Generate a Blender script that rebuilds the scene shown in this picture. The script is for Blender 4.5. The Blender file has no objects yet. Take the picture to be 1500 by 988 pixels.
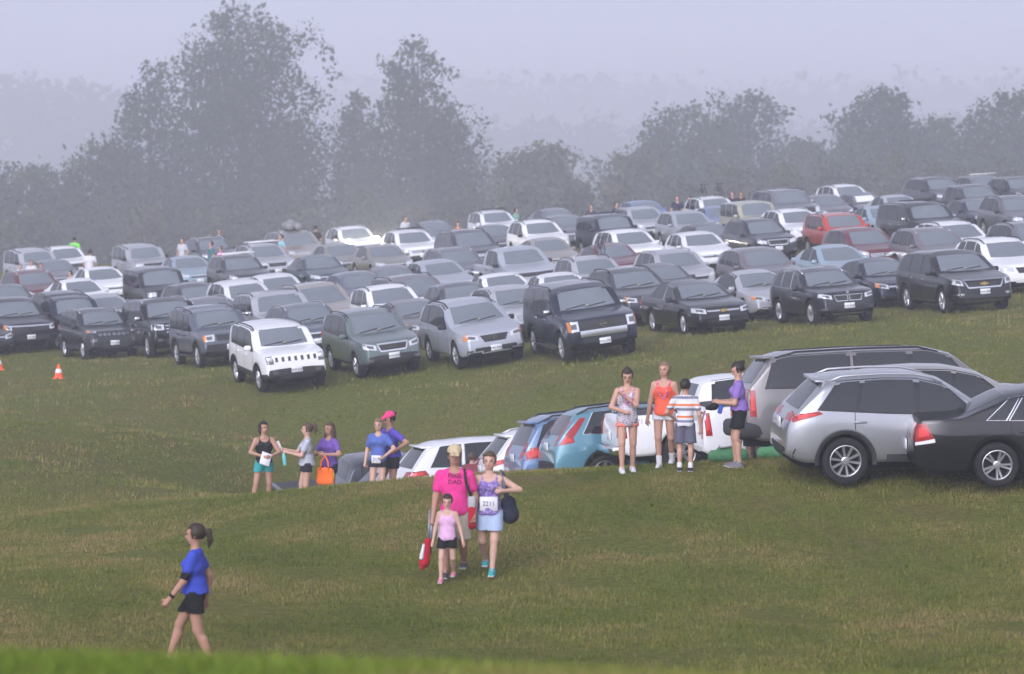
import bpy, bmesh, math, random
import numpy as np
from mathutils import Vector, Matrix
from mathutils.bvhtree import BVHTree

random.seed(7); np.random.seed(7)
R = math.radians
SC = bpy.context.scene
COL = SC.collection

# ---------------------------------------------------------------- camera, sky, sun, exposure
CAMZ = 8.0
FPX = 5000.0                       # focal length in pixels of the 1500 px wide photograph
PITCH = math.atan(294.0 / FPX)     # true horizon 294 px above the picture centre
cam_data = bpy.data.cameras.new('camera')
cam = bpy.data.objects.new('camera', cam_data); COL.objects.link(cam)
cam.location = (0, 0, CAMZ)
cam.rotation_euler = (math.pi / 2 - PITCH, 0, 0)
cam_data.sensor_width = 36.0
cam_data.lens = FPX / 1500.0 * 36.0
cam_data.clip_start = 0.5
cam_data.clip_end = 5000
cam_data.dof.use_dof = True
cam_data.dof.focus_distance = 62.0
cam_data.dof.aperture_fstop = 2.6
SC.camera = cam

world = bpy.data.worlds.new('World'); SC.world = world
world.use_nodes = True
wn = world.node_tree.nodes; wl = world.node_tree.links
wn.clear()
SUN_EL, SUN_AZ = R(38), R(200)
sky = wn.new('ShaderNodeTexSky'); sky.sky_type = 'NISHITA'; sky.sun_disc = False
sky.sun_elevation = SUN_EL; sky.sun_rotation = SUN_AZ
sky.air_density = 1.0; sky.dust_density = 3.0; sky.ozone_density = 1.5
hs = wn.new('ShaderNodeHueSaturation'); hs.inputs['Saturation'].default_value = 0.22
tint = wn.new('ShaderNodeMix'); tint.data_type = 'RGBA'; tint.blend_type = 'MULTIPLY'
tint.inputs[0].default_value = 1.0; tint.inputs[7].default_value = (0.955, 0.95, 1.12, 1)
bg = wn.new('ShaderNodeBackground'); bg.inputs['Strength'].default_value = 0.15
wo = wn.new('ShaderNodeOutputWorld')
# under cloud the dome is nearly even: look the sky up at a lifted elevation
tcw = wn.new('ShaderNodeTexCoord'); sepw = wn.new('ShaderNodeSeparateXYZ'); absw = wn.new('ShaderNodeMath'); absw.operation = 'ABSOLUTE'
mulw = wn.new('ShaderNodeMath'); mulw.operation = 'MULTIPLY_ADD'; mulw.inputs[1].default_value = 0.7; mulw.inputs[2].default_value = 0.45
comw = wn.new('ShaderNodeCombineXYZ'); nrw = wn.new('ShaderNodeVectorMath'); nrw.operation = 'NORMALIZE'
wl.new(tcw.outputs['Generated'], sepw.inputs[0]); wl.new(sepw.outputs[2], absw.inputs[0]); wl.new(absw.outputs[0], mulw.inputs[0])
wl.new(sepw.outputs[0], comw.inputs[0]); wl.new(sepw.outputs[1], comw.inputs[1]); wl.new(mulw.outputs[0], comw.inputs[2]); wl.new(comw.outputs[0], nrw.inputs[0]); wl.new(nrw.outputs[0], sky.inputs[0])
wl.new(sky.outputs[0], hs.inputs['Color']); wl.new(hs.outputs[0], tint.inputs[6])
wl.new(tint.outputs[2], bg.inputs[0]); wl.new(bg.outputs[0], wo.inputs[0])

sun_data = bpy.data.lights.new('sun', 'SUN'); sun_data.energy = 0.6; sun_data.angle = R(35)
sun_data.color = (1.0, 0.97, 0.95)
sun = bpy.data.objects.new('sun', sun_data); COL.objects.link(sun)
sd = Vector((math.sin(SUN_AZ) * math.cos(SUN_EL), math.cos(SUN_AZ) * math.cos(SUN_EL), math.sin(SUN_EL)))
sun.rotation_euler = sd.to_track_quat('Z', 'Y').to_euler()

SC.view_settings.view_transform = 'Standard'
SC.view_settings.look = 'None'
SC.view_settings.exposure = 0.68
SC.view_settings.gamma = 1.0
cy = SC.cycles
cy.max_bounces = 6; cy.diffuse_bounces = 2; cy.glossy_bounces = 2; cy.transmission_bounces = 3
cy.volume_bounces = 2; cy.transparent_max_bounces = 8
cy.caustics_reflective = False; cy.caustics_refractive = False
cy.use_denoising = True
cy.sample_clamp_indirect = 6.0

CP, SP = math.cos(PITCH), math.sin(PITCH)
def pix(u, v, depth):
    """world point at pixel (u, v) of the photograph, at a depth in metres along the lens axis"""
    a = (u - 750.0) / FPX; b = (494.0 - v) / FPX
    return Vector((a * depth, depth * (CP + b * SP), CAMZ + depth * (-SP + b * CP)))
def proj(p):
    x, y, z = p[0], p[1], p[2] - CAMZ
    f = y * CP - z * SP; up = y * SP + z * CP
    return 750 + FPX * x / f, 494 - FPX * up / f, f

# ---------------------------------------------------------------- helpers
def link(o, parent=None):
    COL.objects.link(o)
    if parent is not None: o.parent = parent
    return o
def tag(o, label=None, cat=None, group=None, kind=None):
    if label: o['label'] = label
    if cat: o['category'] = cat
    if group: o['group'] = group
    if kind: o['kind'] = kind
    return o
def empty(name, loc=(0, 0, 0), rz=0.0, parent=None):
    o = bpy.data.objects.new(name, None); o.location = loc; o.rotation_euler = (0, 0, rz)
    o.empty_display_size = 0.2
    return link(o, parent)
def mesh_obj(name, verts, faces, mats, parent=None, smooth=True, midx=None):
    me = bpy.data.meshes.new(name)
    me.from_pydata([tuple(map(float, v)) for v in verts], [], [tuple(int(i) for i in f) for f in faces])
    for m in (mats if isinstance(mats, (list, tuple)) else [mats]): me.materials.append(m)
    if smooth: me.polygons.foreach_set('use_smooth', [True] * len(me.polygons))
    if midx is not None: me.polygons.foreach_set('material_index', midx)
    me.update()
    o = bpy.data.objects.new(name, me)
    return link(o, parent)
def bm_obj(name, bm, mat, parent=None, smooth=True):
    me = bpy.data.meshes.new(name); bm.to_mesh(me); bm.free()
    for m in (mat if isinstance(mat, (list, tuple)) else [mat]): me.materials.append(m)
    if smooth: me.polygons.foreach_set('use_smooth', [True] * len(me.polygons))
    return link(bpy.data.objects.new(name, me), parent)
def interp(x, pts):
    xs = [p[0] for p in pts]; ys = [p[1] for p in pts]
    return float(np.interp(x, xs, ys))

def material(name, color=(0.5, 0.5, 0.5), rough=0.5, metal=0.0, spec=0.5, coat=0.0, objcol=False, emit=None, noise=None, alpha=None):
    m = bpy.data.materials.new(name); m.use_nodes = True
    nt = m.node_tree; b = nt.nodes['Principled BSDF']
    b.inputs['Base Color'].default_value = (*color, 1)
    b.inputs['Roughness'].default_value = rough; b.inputs['Metallic'].default_value = metal
    b.inputs['Specular IOR Level'].default_value = spec
    b.inputs['Coat Weight'].default_value = coat; b.inputs['Coat Roughness'].default_value = 0.06
    src = None
    if objcol:
        oi = nt.nodes.new('ShaderNodeObjectInfo'); src = oi.outputs['Color']
        nt.links.new(src, b.inputs['Base Color']); nt.links.new(oi.outputs['Alpha'], b.inputs['Metallic'])   # alpha carries how metallic the paint is
    if noise:
        tc = nt.nodes.new('ShaderNodeTexCoord'); n = nt.nodes.new('ShaderNodeTexNoise')
        n.inputs['Scale'].default_value = noise[0]; n.inputs['Detail'].default_value = 4
        nt.links.new(tc.outputs['Object'], n.inputs['Vector'])
        mx = nt.nodes.new('ShaderNodeMix'); mx.data_type = 'RGBA'; mx.blend_type = 'MULTIPLY'
        mr = nt.nodes.new('ShaderNodeMapRange'); mr.inputs[3].default_value = 1 - noise[1]; mr.inputs[4].default_value = 1 + noise[1] * 0.6
        nt.links.new(n.outputs[0], mr.inputs[0]); mx.inputs[0].default_value = 1
        if src: nt.links.new(src, mx.inputs[6])
        else: mx.inputs[6].default_value = (*color, 1)
        nt.links.new(mr.outputs[0], mx.inputs[7])
        nt.links.new(mx.outputs[2], b.inputs['Base Color'])
    if emit:
        b.inputs['Emission Color'].default_value = (*emit[0], 1); b.inputs['Emission Strength'].default_value = emit[1]
    return m
# ---------------------------------------------------------------- terrain
def field_plane(X, Y):
    Xs = 60 * np.tanh((X + 6.6) / 60)
    Yc = 94 + 110 * np.tanh((Y - 94) / 110)
    back = np.maximum(Y - (181 + 0.12 * np.clip(X, -40, 40)), 0)
    return CAMZ - 6.83 + 0.075 * Xs + 0.0165 * (Yc - 94) - 14 * (1 - np.exp(-(back / 95) ** 1.6))
_cp = []
for u, v, s in [
    (275, 987, 130), (690, 848, 109), (920, 693, 93), (1085, 685, 93), (1238, 722, 96), (1462, 713, 96), (1400, 985, 135), (800, 985, 133),
    (1050, 860, 112), (1400, 860, 112), (300, 860, 112),
    (385, 727, 88.5), (450, 720, 88.5), (520, 712, 88.5), (590, 705, 89), (690, 695, 89), (800, 690, 89), (900, 687, 90),
    (100, 800, 95), (100, 735, 80), (100, 680, 70), (100, 625, 60), (100, 575, 52), (-150, 800, 95), (-150, 640, 62),
    (250, 765, 90), (250, 715, 76), (250, 650, 64), (260, 590, 55),
    (385, 744, 75), (450, 744, 75), (565, 738, 76), (470, 818, 65.4), (560, 769, 67.2), (680, 761, 69.2), (750, 758, 71.1), (830, 731, 73.2),
    (890, 721, 75.4), (1000, 692, 77.8), (1120, 710, 82), (1250, 667, 86), (1330, 673, 91.5), (1600, 690, 95), (1600, 600, 80), (1500, 660, 86),
    (450, 648, 57.5), (600, 625, 58.5), (800, 598, 60), (1000, 570, 61), (1250, 540, 61), (1500, 510, 60),
    (1400, 610, 73)]:
    p = pix(u, v, FPX / s); _cp.append((p.x, p.y, p.z))
for u, v, s in [(400, 562, 53), (690, 530, 53), (850, 512, 53.3), (1020, 492, 51.5), (1205, 473, 50.5), (1390, 456, 49.5), (300, 540, 48), (135, 522, 42.5)]:
    p = pix(u, v, FPX / s); _cp.append((p.x, p.y, p.z))
_cp += [(-2.2, 0, CAMZ - 1.75), (2.2, 0, CAMZ - 1.8), (0, -8, CAMZ - 1.75), (-2.4, 8, CAMZ - 1.78), (2.4, 8, CAMZ - 1.86),
        (-2.4, 13, CAMZ - 2.0), (0, 13, CAMZ - 2.07), (2.4, 13, CAMZ - 2.16), (-2.8, 17, CAMZ - 2.72), (0, 17, CAMZ - 2.8), (2.8, 17, CAMZ - 2.85),
        (-4, 24, CAMZ - 4.15), (0, 24, CAMZ - 4.15), (4, 24, CAMZ - 4.15), (-4, 31, CAMZ - 5.5), (0, 31, CAMZ - 5.5), (4, 31, CAMZ - 5.4),
        (-12, 0, CAMZ - 1.8), (12, 0, CAMZ - 1.8), (-12, 31, CAMZ - 5.5), (12, 31, CAMZ - 5.3), (-12, 15, CAMZ - 2.5), (12, 15, CAMZ - 2.6)]
for yy in (112, 130, 150, 170, 200, 260):
    for xx in (-45, -20, 0, 20, 45):
        _cp.append((xx, yy, float(field_plane(np.array(xx), np.array(yy)))))
for xx, yy in [(-30, 95), (30, 95), (-30, 70), (30, 70), (-60, 40), (60, 40), (-60, 0), (60, 0), (0, -40), (-60, 100), (60, 100), (-150, 150), (150, 150), (0, 400), (-200, 400), (200, 400), (-150, -40), (150, -40)]:
    z = float(field_plane(np.array(xx), np.array(yy)))
    if yy == 0 or yy == -40: z = CAMZ - 2.2
    _cp.append((xx, yy, z))
_cp = np.array(_cp)
_res = _cp[:, 2] - field_plane(_cp[:, 0], _cp[:, 1])
def _tps(r2): return 0.5 * r2 * np.log(r2 + 1e-9)
_n = len(_cp)
_d2 = (_cp[:, None, 0] - _cp[None, :, 0]) ** 2 + (_cp[:, None, 1] - _cp[None, :, 1]) ** 2
_A = np.zeros((_n + 3, _n + 3)); _A[:_n, :_n] = _tps(_d2) + np.eye(_n) * 1.2
_Pm = np.stack([np.ones(_n), _cp[:, 0], _cp[:, 1]], 1); _A[:_n, _n:] = _Pm; _A[_n:, :_n] = _Pm.T
_w = np.linalg.solve(_A, np.concatenate([_res, np.zeros(3)]))
def terrain(X, Y):
    X = np.asarray(X, float); Y = np.asarray(Y, float); sh = X.shape
    x = X.ravel(); y = Y.ravel(); out = np.zeros(len(x))
    for i in range(0, len(x), 20000):
        xs, ys = x[i:i + 20000], y[i:i + 20000]
        d2 = (xs[:, None] - _cp[None, :, 0]) ** 2 + (ys[:, None] - _cp[None, :, 1]) ** 2
        r = _tps(d2) @ _w[:_n] + _w[_n] + _w[_n + 1] * xs + _w[_n + 2] * ys
        fade = np.clip(1 - (np.maximum(np.abs(xs) - 50, 0) / 60), 0, 1) * np.clip(1 - np.maximum(ys - 230, 0) / 120, 0, 1) * np.clip(1 - np.maximum(-20 - ys, 0) / 40, 0, 1)
        fade = fade * fade * (3 - 2 * fade)
        out[i:i + 20000] = field_plane(xs, ys) + r * fade
    return out.reshape(sh)
def gz(x, y): return float(terrain(np.array([x]), np.array([y]))[0])
def ground_hit(u, v, lo=20.0, hi=400.0):
    """first point where the ray through pixel (u, v) meets the ground"""
    ds = np.linspace(lo, hi, 1500)
    a = (u - 750.0) / FPX; b = (494.0 - v) / FPX
    X = a * ds; Y = ds * (CP + b * SP); Z = CAMZ + ds * (-SP + b * CP)
    h = Z - terrain(X, Y); k = np.where(h < 0)[0]
    i = k[0] if len(k) else len(ds) - 1
    return Vector((X[i], Y[i], float(terrain(X[i:i+1], Y[i:i+1])[0])))
def stand_at(u, v_ref, h_ref, s):
    """foot point of something whose point at height h_ref shows at pixel (u, v_ref); s px/m fixes its distance"""
    d = FPX / s
    p = pix(u, v_ref, d)
    return Vector((p.x, p.y, gz(p.x, p.y)))

def build_ground():
    ys = np.concatenate([np.arange(-60, -10, 5.0), np.arange(-10, 10, 1.0), np.arange(10, 76, 0.35), np.arange(76, 200, 1.0), np.arange(200, 420, 6.0), np.arange(420, 2380, 40.0)])
    xs = np.concatenate([-np.geomspace(900, 32, 22), np.arange(-30, -14, 1.0), np.arange(-14, 14, 0.35), np.arange(14, 31, 1.0), np.geomspace(32, 900, 22)])
    XX, YY = np.meshgrid(xs, ys); ZZ = terrain(XX, YY)
    rng = np.random.RandomState(3)
    near = np.clip((90 - YY) / 40, 0, 1) * (np.abs(XX) < 16)
    ZZ = ZZ + near * rng.normal(0, 0.007, ZZ.shape)
    nx, ny = len(xs), len(ys)
    verts = np.stack([XX.ravel(), YY.ravel(), ZZ.ravel()], 1)
    i = np.arange(nx * ny).reshape(ny, nx)
    faces = np.stack([i[:-1, :-1].ravel(), i[:-1, 1:].ravel(), i[1:, 1:].ravel(), i[1:, :-1].ravel()], 1)
    m = bpy.data.materials.new('grass_ground'); m.use_nodes = True
    nt = m.node_tree; N = nt.nodes; L = nt.links; b = N['Principled BSDF']
    b.inputs['Roughness'].default_value = 0.95; b.inputs['Specular IOR Level'].default_value = 0.1
    tc = N.new('ShaderNodeTexCoord')
    def noise(scale, detail, rough=0.55, stretch=None):
        n = N.new('ShaderNodeTexNoise'); n.inputs['Scale'].default_value = scale; n.inputs['Detail'].default_value = detail; n.inputs['Roughness'].default_value = rough
        if stretch:
            mp = N.new('ShaderNodeMapping'); mp.inputs['Scale'].default_value = stretch
            L.new(tc.outputs['Object'], mp.inputs[0]); L.new(mp.outputs[0], n.inputs['Vector'])
        else: L.new(tc.outputs['Object'], n.inputs['Vector'])
        return n
    def ramp(src, stops):
        r = N.new('ShaderNodeValToRGB'); e = r.color_ramp.elements
        e[0].position, e[0].color = stops[0][0], (*stops[0][1], 1); e[1].position, e[1].color = stops[-1][0], (*stops[-1][1], 1)
        for p_, c_ in stops[1:-1]:
            k = e.new(p_); k.color = (*c_, 1)
        L.new(src, r.inputs[0]); return r
    big = noise(0.16, 5, 0.6, (1, 0.55, 1)); mid = noise(0.9, 6, 0.65, (1, 0.6, 1)); fine = noise(9, 6, 0.7); vf = noise(45, 4, 0.7)
    green = ramp(fine.outputs[0], [(0.3, (0.060, 0.078, 0.011)), (0.5, (0.115, 0.134, 0.023)), (0.72, (0.19, 0.19, 0.048))])
    straw = ramp(fine.outputs[0], [(0.3, (0.088, 0.068, 0.024)), (0.7, (0.21, 0.16, 0.062))])
    addm = N.new('ShaderNodeMath'); addm.operation = 'ADD'
    sc_ = N.new('ShaderNodeMath'); sc_.operation = 'MULTIPLY'; sc_.inputs[1].default_value = 0.75
    L.new(mid.outputs[0], sc_.inputs[0]); L.new(big.outputs[0], addm.inputs[0]); L.new(sc_.outputs[0], addm.inputs[1])
    patch = N.new('ShaderNodeMapRange'); patch.inputs[1].default_value = 0.80; patch.inputs[2].default_value = 1.12; patch.inputs[3].default_value = 0.05; patch.inputs[4].default_value = 0.85
    L.new(addm.outputs[0], patch.inputs[0])
    mx = N.new('ShaderNodeMix'); mx.data_type = 'RGBA'
    L.new(patch.outputs[0], mx.inputs[0]); L.new(green.outputs[0], mx.inputs[6]); L.new(straw.outputs[0], mx.inputs[7])
    L.new(mx.outputs[2], b.inputs['Base Color'])
    bp = N.new('ShaderNodeBump'); bp.inputs['Strength'].default_value = 0.7; bp.inputs['Distance'].default_value = 0.05
    ad2 = N.new('ShaderNodeMath'); ad2.operation = 'ADD'
    L.new(fine.outputs[0], ad2.inputs[0]); L.new(vf.outputs[0], ad2.inputs[1]); L.new(ad2.outputs[0], bp.inputs['Height']); L.new(bp.outputs[0], b.inputs['Normal'])
    o = mesh_obj('ground', verts, faces, m); tag(o, kind='structure')
    return o
GROUND = build_ground()
# ---------------------------------------------------------------- car materials
M = {}
M['paint'] = material('car_paint', rough=0.30, metal=0.25, spec=0.25, coat=0.85, objcol=True)
M['under'] = material('underbody', (0.012, 0.012, 0.013), 0.9, spec=0.2)
M['clad'] = material('black_plastic', (0.028, 0.028, 0.031), 0.6, spec=0.35)
M['glass'] = material('car_glass', (0.014, 0.018, 0.021), 0.05, spec=0.55)
M['screen'] = material('dew_and_sky_windscreen', (0.150, 0.175, 0.195), 0.14, spec=0.9, coat=0.8, noise=(1.6, 0.25))  # pale base colour stands in for reflected sky along with dew
M['trim'] = material('gloss_black_trim', (0.012, 0.012, 0.014), 0.25)
M['chrome'] = material('chrome', (0.72, 0.73, 0.75), 0.16, metal=1.0)
M['silver'] = material('alloy_silver', (0.50, 0.51, 0.53), 0.32, metal=0.85)
M['darkalloy'] = material('dark_alloy', (0.16, 0.165, 0.175), 0.38, metal=0.8)
M['tyre'] = material('tyre_rubber', (0.018, 0.018, 0.019), 0.85, spec=0.25, noise=(14, 0.25))
M['lamp'] = material('headlamp_lens', (0.62, 0.65, 0.68), 0.1, metal=0.3, spec=0.8, coat=0.6)
M['lampdark'] = material('headlamp_bezel', (0.10, 0.105, 0.115), 0.2, coat=0.5)
M['amber'] = material('amber_lens', (0.62, 0.20, 0.03), 0.2, coat=0.4)
M['red'] = material('red_lens', (0.30, 0.008, 0.012), 0.15, spec=0.4, coat=0.25)
M['redbright'] = material('red_lens_facets', (0.60, 0.02, 0.02), 0.25, spec=.4)
M['clear'] = material('clear_lens', (0.72, 0.70, 0.70), 0.15, coat=0.4)
M['plate'] = material('plate_white', (0.70, 0.72, 0.74), 0.45, noise=(6, 0.12))
M['plateink'] = material('plate_ink', (0.035, 0.045, 0.13), 0.5)
M['mesh'] = material('grille_mesh', (0.016, 0.016, 0.018), 0.55)
M['lit'] = material('lit_headlamp', (1, 1, 1), 0.3, emit=((1.0, 0.92, 0.72), 120.0))
M['litsmall'] = material('lit_lamp', (1, 0.9, 0.7), 0.3, emit=((1.0, 0.80, 0.5), 7.0))
M['gold'] = material('emblem_gold', (0.62, 0.45, 0.16), 0.3, metal=0.7)
M['sticker'] = material('sticker', (0.24, 0.25, 0.14), 0.6)
M['white'] = material('matt_white', (0.75, 0.75, 0.76), 0.5)
M['bagcloth'] = material('grey_canvas', (0.23, 0.235, 0.25), 0.9, spec=0.2, noise=(5, 0.3))

def smooth_profile(pts, w=0.05):
    xs = np.array([p[0] for p in pts]); zs = np.array([p[1] for p in pts]); lo, hi = xs[0], xs[-1]
    def f(d):
        ww = min(w, max(0.0, min(d - lo, hi - d)) * 0.8)
        return float(np.mean([np.interp(d + k * ww, xs, zs) for k in (-1, -.5, 0, .5, 1)]))
    return f

class CarBody:
    def __init__(s, sp):
        s.sp = sp; L, W, H = sp['L'], sp['W'], sp['H']
        s.L, s.W, s.H = L, W, H
        s.top = smooth_profile(sp['top']); s.beltl = smooth_profile(sp['belt'])
        s.wr = sp['wr']; s.axf = sp['fo']; s.axr = sp['fo'] + sp['wb']
        s.floor = sp.get('floor', 0.22); s.low = sp.get('low', 0.30)
        s.rw = sp.get('rw', 0.76) * W / 2
        af, ar = sp.get('af', 0.17), sp.get('ar', 0.11)
        arch = s.wr + sp.get('gap', 0.065)
        st = set([0, .012, .03, .06, .1, .16, L, L - .012, L - .03, L - .06, L - .1, L - .16])
        st |= set(np.arange(0.22, L - 0.2, 0.085).tolist())
        for ax in (s.axf, s.axr):
            st |= set((ax + arch * np.cos(np.linspace(0, np.pi, 21))).tolist())
        for p in sp['top']: st.add(p[0])
        st = sorted(st); ss = [st[0]]
        for d in st[1:]:
            if d - ss[-1] > 0.009: ss.append(d)
        ss[-1] = L
        verts, nrow = [], None
        for d in ss:
            zt = s.top(d); zb = min(s.beltl(d), zt - sp.get('crown', 0.06))
            plan = 1 - af * max(0, 1 - d / 0.8) ** 2.3 - ar * max(0, 1 - (L - d) / 0.6) ** 2.3
            wm = W / 2 * plan
            zl = s.low + 0.10 * max(0, 1 - d / 0.35) ** 2 + 0.12 * max(0, 1 - (L - d) / 0.35) ** 2
            for ax in (s.axf, s.axr):
                q = arch * arch - (d - ax) ** 2
                if q > 0: zl = max(zl, s.wr + math.sqrt(q))
            zl = min(zl, zb - 0.04)
            fl = min(s.floor + 0.16 * max(0, 1 - d / 0.4) ** 2 + 0.2 * max(0, 1 - (L - d) / 0.4) ** 2, zl)
            wi = max(wm - 0.34, 0.2)
            row = [(0, fl), (wi, fl), (wi, zl), (wm * 0.965, zl)]
            for t in (.1, .25, .45, .65, .82, .94):
                z = zl + (zb - zl) * t
                q = np.interp((z - 0.25) / max(zb - 0.25, .1), [0, .15, .4, .62, .85, 1], [.962, .985, 1.0, .996, .98, .955])
                row.append((wm * float(q), z))
            wb_ = wm * 0.955; row.append((wb_, zb))
            g = min(1.0, max(0.0, (zt - zb - 0.06) / 0.35))
            ze = zt - (0.022 + 0.055 * g) - (sp.get('crown', .06) - .045) * (1 - g) * .6
            ze = max(ze, zb + 0.004)
            def wz(z): return wb_ - (z - zb) / max(H - zb, .05) * (wb_ - s.rw * (wm / (W / 2))) + 0.025 * g * math.sin(math.pi * min(1, max(0, (z - zb) / max(H - zb, .05))))
            for t in (.25, .5, .75, 1.0):
                z = zb + (ze - zb) * t; row.append((wz(z), z))
            we = wz(ze)
            for r in (.975, .93, .84, .68, .45, .22, 0):
                row.append((we * r, zt - (zt - ze) * r ** 3.2))
            nrow = len(row)
            x = L / 2 - d
            verts += [(x, y, z) for y, z in row] + [(x, -y, z) for y, z in row[1:-1]][::-1]
        ring = nrow + nrow - 2; n = len(ss); faces = []; mi = []
        V = np.array(verts); clad = sp.get('clad', 0)
        for i in range(n - 1):
            for k in range(ring):
                k2 = (k + 1) % ring
                f = (i * ring + k, (i + 1) * ring + k, (i + 1) * ring + k2, i * ring + k2)
                faces.append(f)
                kk = k if k < nrow - 1 else ring - 1 - k
                zc = V[list(f), 2].mean()
                mi.append(1 if kk < 3 else (2 if (kk < 9 and zc < clad) else 0))
        faces.append(tuple(range(ring))[::-1]); mi.append(2 if clad else 0)
        faces.append(tuple((n - 1) * ring + k for k in range(ring))); mi.append(2 if clad else 0)
        # orient the two end caps and strips outwards
        s.verts, s.faces, s.mi = verts, faces, mi
        bm = bmesh.new(); bv = [bm.verts.new(v) for v in verts]
        for f, m_ in zip(faces, mi):
            try:
                ff = bm.faces.new([bv[k] for k in f]); ff.material_index = m_
            except ValueError: pass
        bmesh.ops.recalc_face_normals(bm, faces=bm.faces)
        bm.normal_update()
        s.bvh = BVHTree.FromBMesh(bm)
        me = bpy.data.meshes.new('body'); bm.to_mesh(me); bm.free()
        me.polygons.foreach_set('use_smooth', [True] * len(me.polygons))
        for m_ in (M['paint'], M['under'], M['clad']): me.materials.append(m_)
        s.me = me
    def roof_half(s, d): return s.rw
    def shoot(s, dr, a, b):
        L, W = s.L, s.W
        if dr == 'front': o, v = Vector((L / 2 + 1, a, b)), Vector((-1, 0, 0))
        elif dr == 'rear': o, v = Vector((-L / 2 - 1, a, b)), Vector((1, 0, 0))
        elif dr == 'left': o, v = Vector((L / 2 - a, W / 2 + 1, b)), Vector((0, -1, 0))
        elif dr == 'right': o, v = Vector((L / 2 - a, -W / 2 - 1, b)), Vector((0, 1, 0))
        else: o, v = Vector((L / 2 - a, b, 3.5)), Vector((0, 0, -1))
        h = s.bvh.ray_cast(o, v)
        if h[0] is None or (h[0] - o).length > 1.0 + (W * .55 if dr in ('left', 'right') else L * .75):
            h = s.bvh.find_nearest(o + v * 1.1)
        return h[0], h[1], v
    def patch(s, name, dr, bot, top, mat, off=0.006, nu=8, nv=4, skirt=0.02):
        """a panel that lies on the body: bot and top are polylines in (a, b) seen along direction dr"""
        def along(pl, t):
            n = len(pl) - 1; k = min(int(t * n), n - 1); f = t * n - k
            return (pl[k][0] + (pl[k + 1][0] - pl[k][0]) * f, pl[k][1] + (pl[k + 1][1] - pl[k][1]) * f)
        vs, grid = [], []
        for i in range(nu + 1):
            pb, pt = along(bot, i / nu), along(top, i / nu); col = []
            for j in range(nv + 1):
                t = j / nv; a = pb[0] + (pt[0] - pb[0]) * t; b = pb[1] + (pt[1] - pb[1]) * t
                p, nrm, v = s.shoot(dr, a, b)
                q = p + nrm * off; col.append(len(vs)); vs.append(tuple(q))
            grid.append(col)
        fs = [(grid[i][j], grid[i + 1][j], grid[i + 1][j + 1], grid[i][j + 1]) for i in range(nu) for j in range(nv)]
        border = [grid[i][0] for i in range(nu + 1)] + [grid[nu][j] for j in range(1, nv + 1)] + [grid[i][nv] for i in range(nu - 1, -1, -1)] + [grid[0][j] for j in range(nv - 1, 0, -1)]
        _, _, v = s.shoot(dr, *along(bot, .5)); base = len(vs)
        nb = len(border)
        for k in border: vs.append(vs[k])
        for k in border: q = Vector(vs[k]) + v * skirt; vs.append(tuple(q))
        for k in range(nb): fs.append((base + k, base + (k + 1) % nb, base + nb + (k + 1) % nb, base + nb + k))
        me = bpy.data.meshes.new(name); me.from_pydata(vs, [], fs); me.materials.append(mat)
        bm = bmesh.new(); bm.from_mesh(me); bm.faces.ensure_lookup_table(); bm.normal_update()
        if sum(bm.faces[q].normal.dot(v) for q in range(nu * nv)) > 0: bmesh.ops.reverse_faces(bm, faces=bm.faces)
        bm.to_mesh(me); bm.free()
        me.polygons.foreach_set('use_smooth', [i < nu * nv for i in range(len(me.polygons))])
        return me

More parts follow.
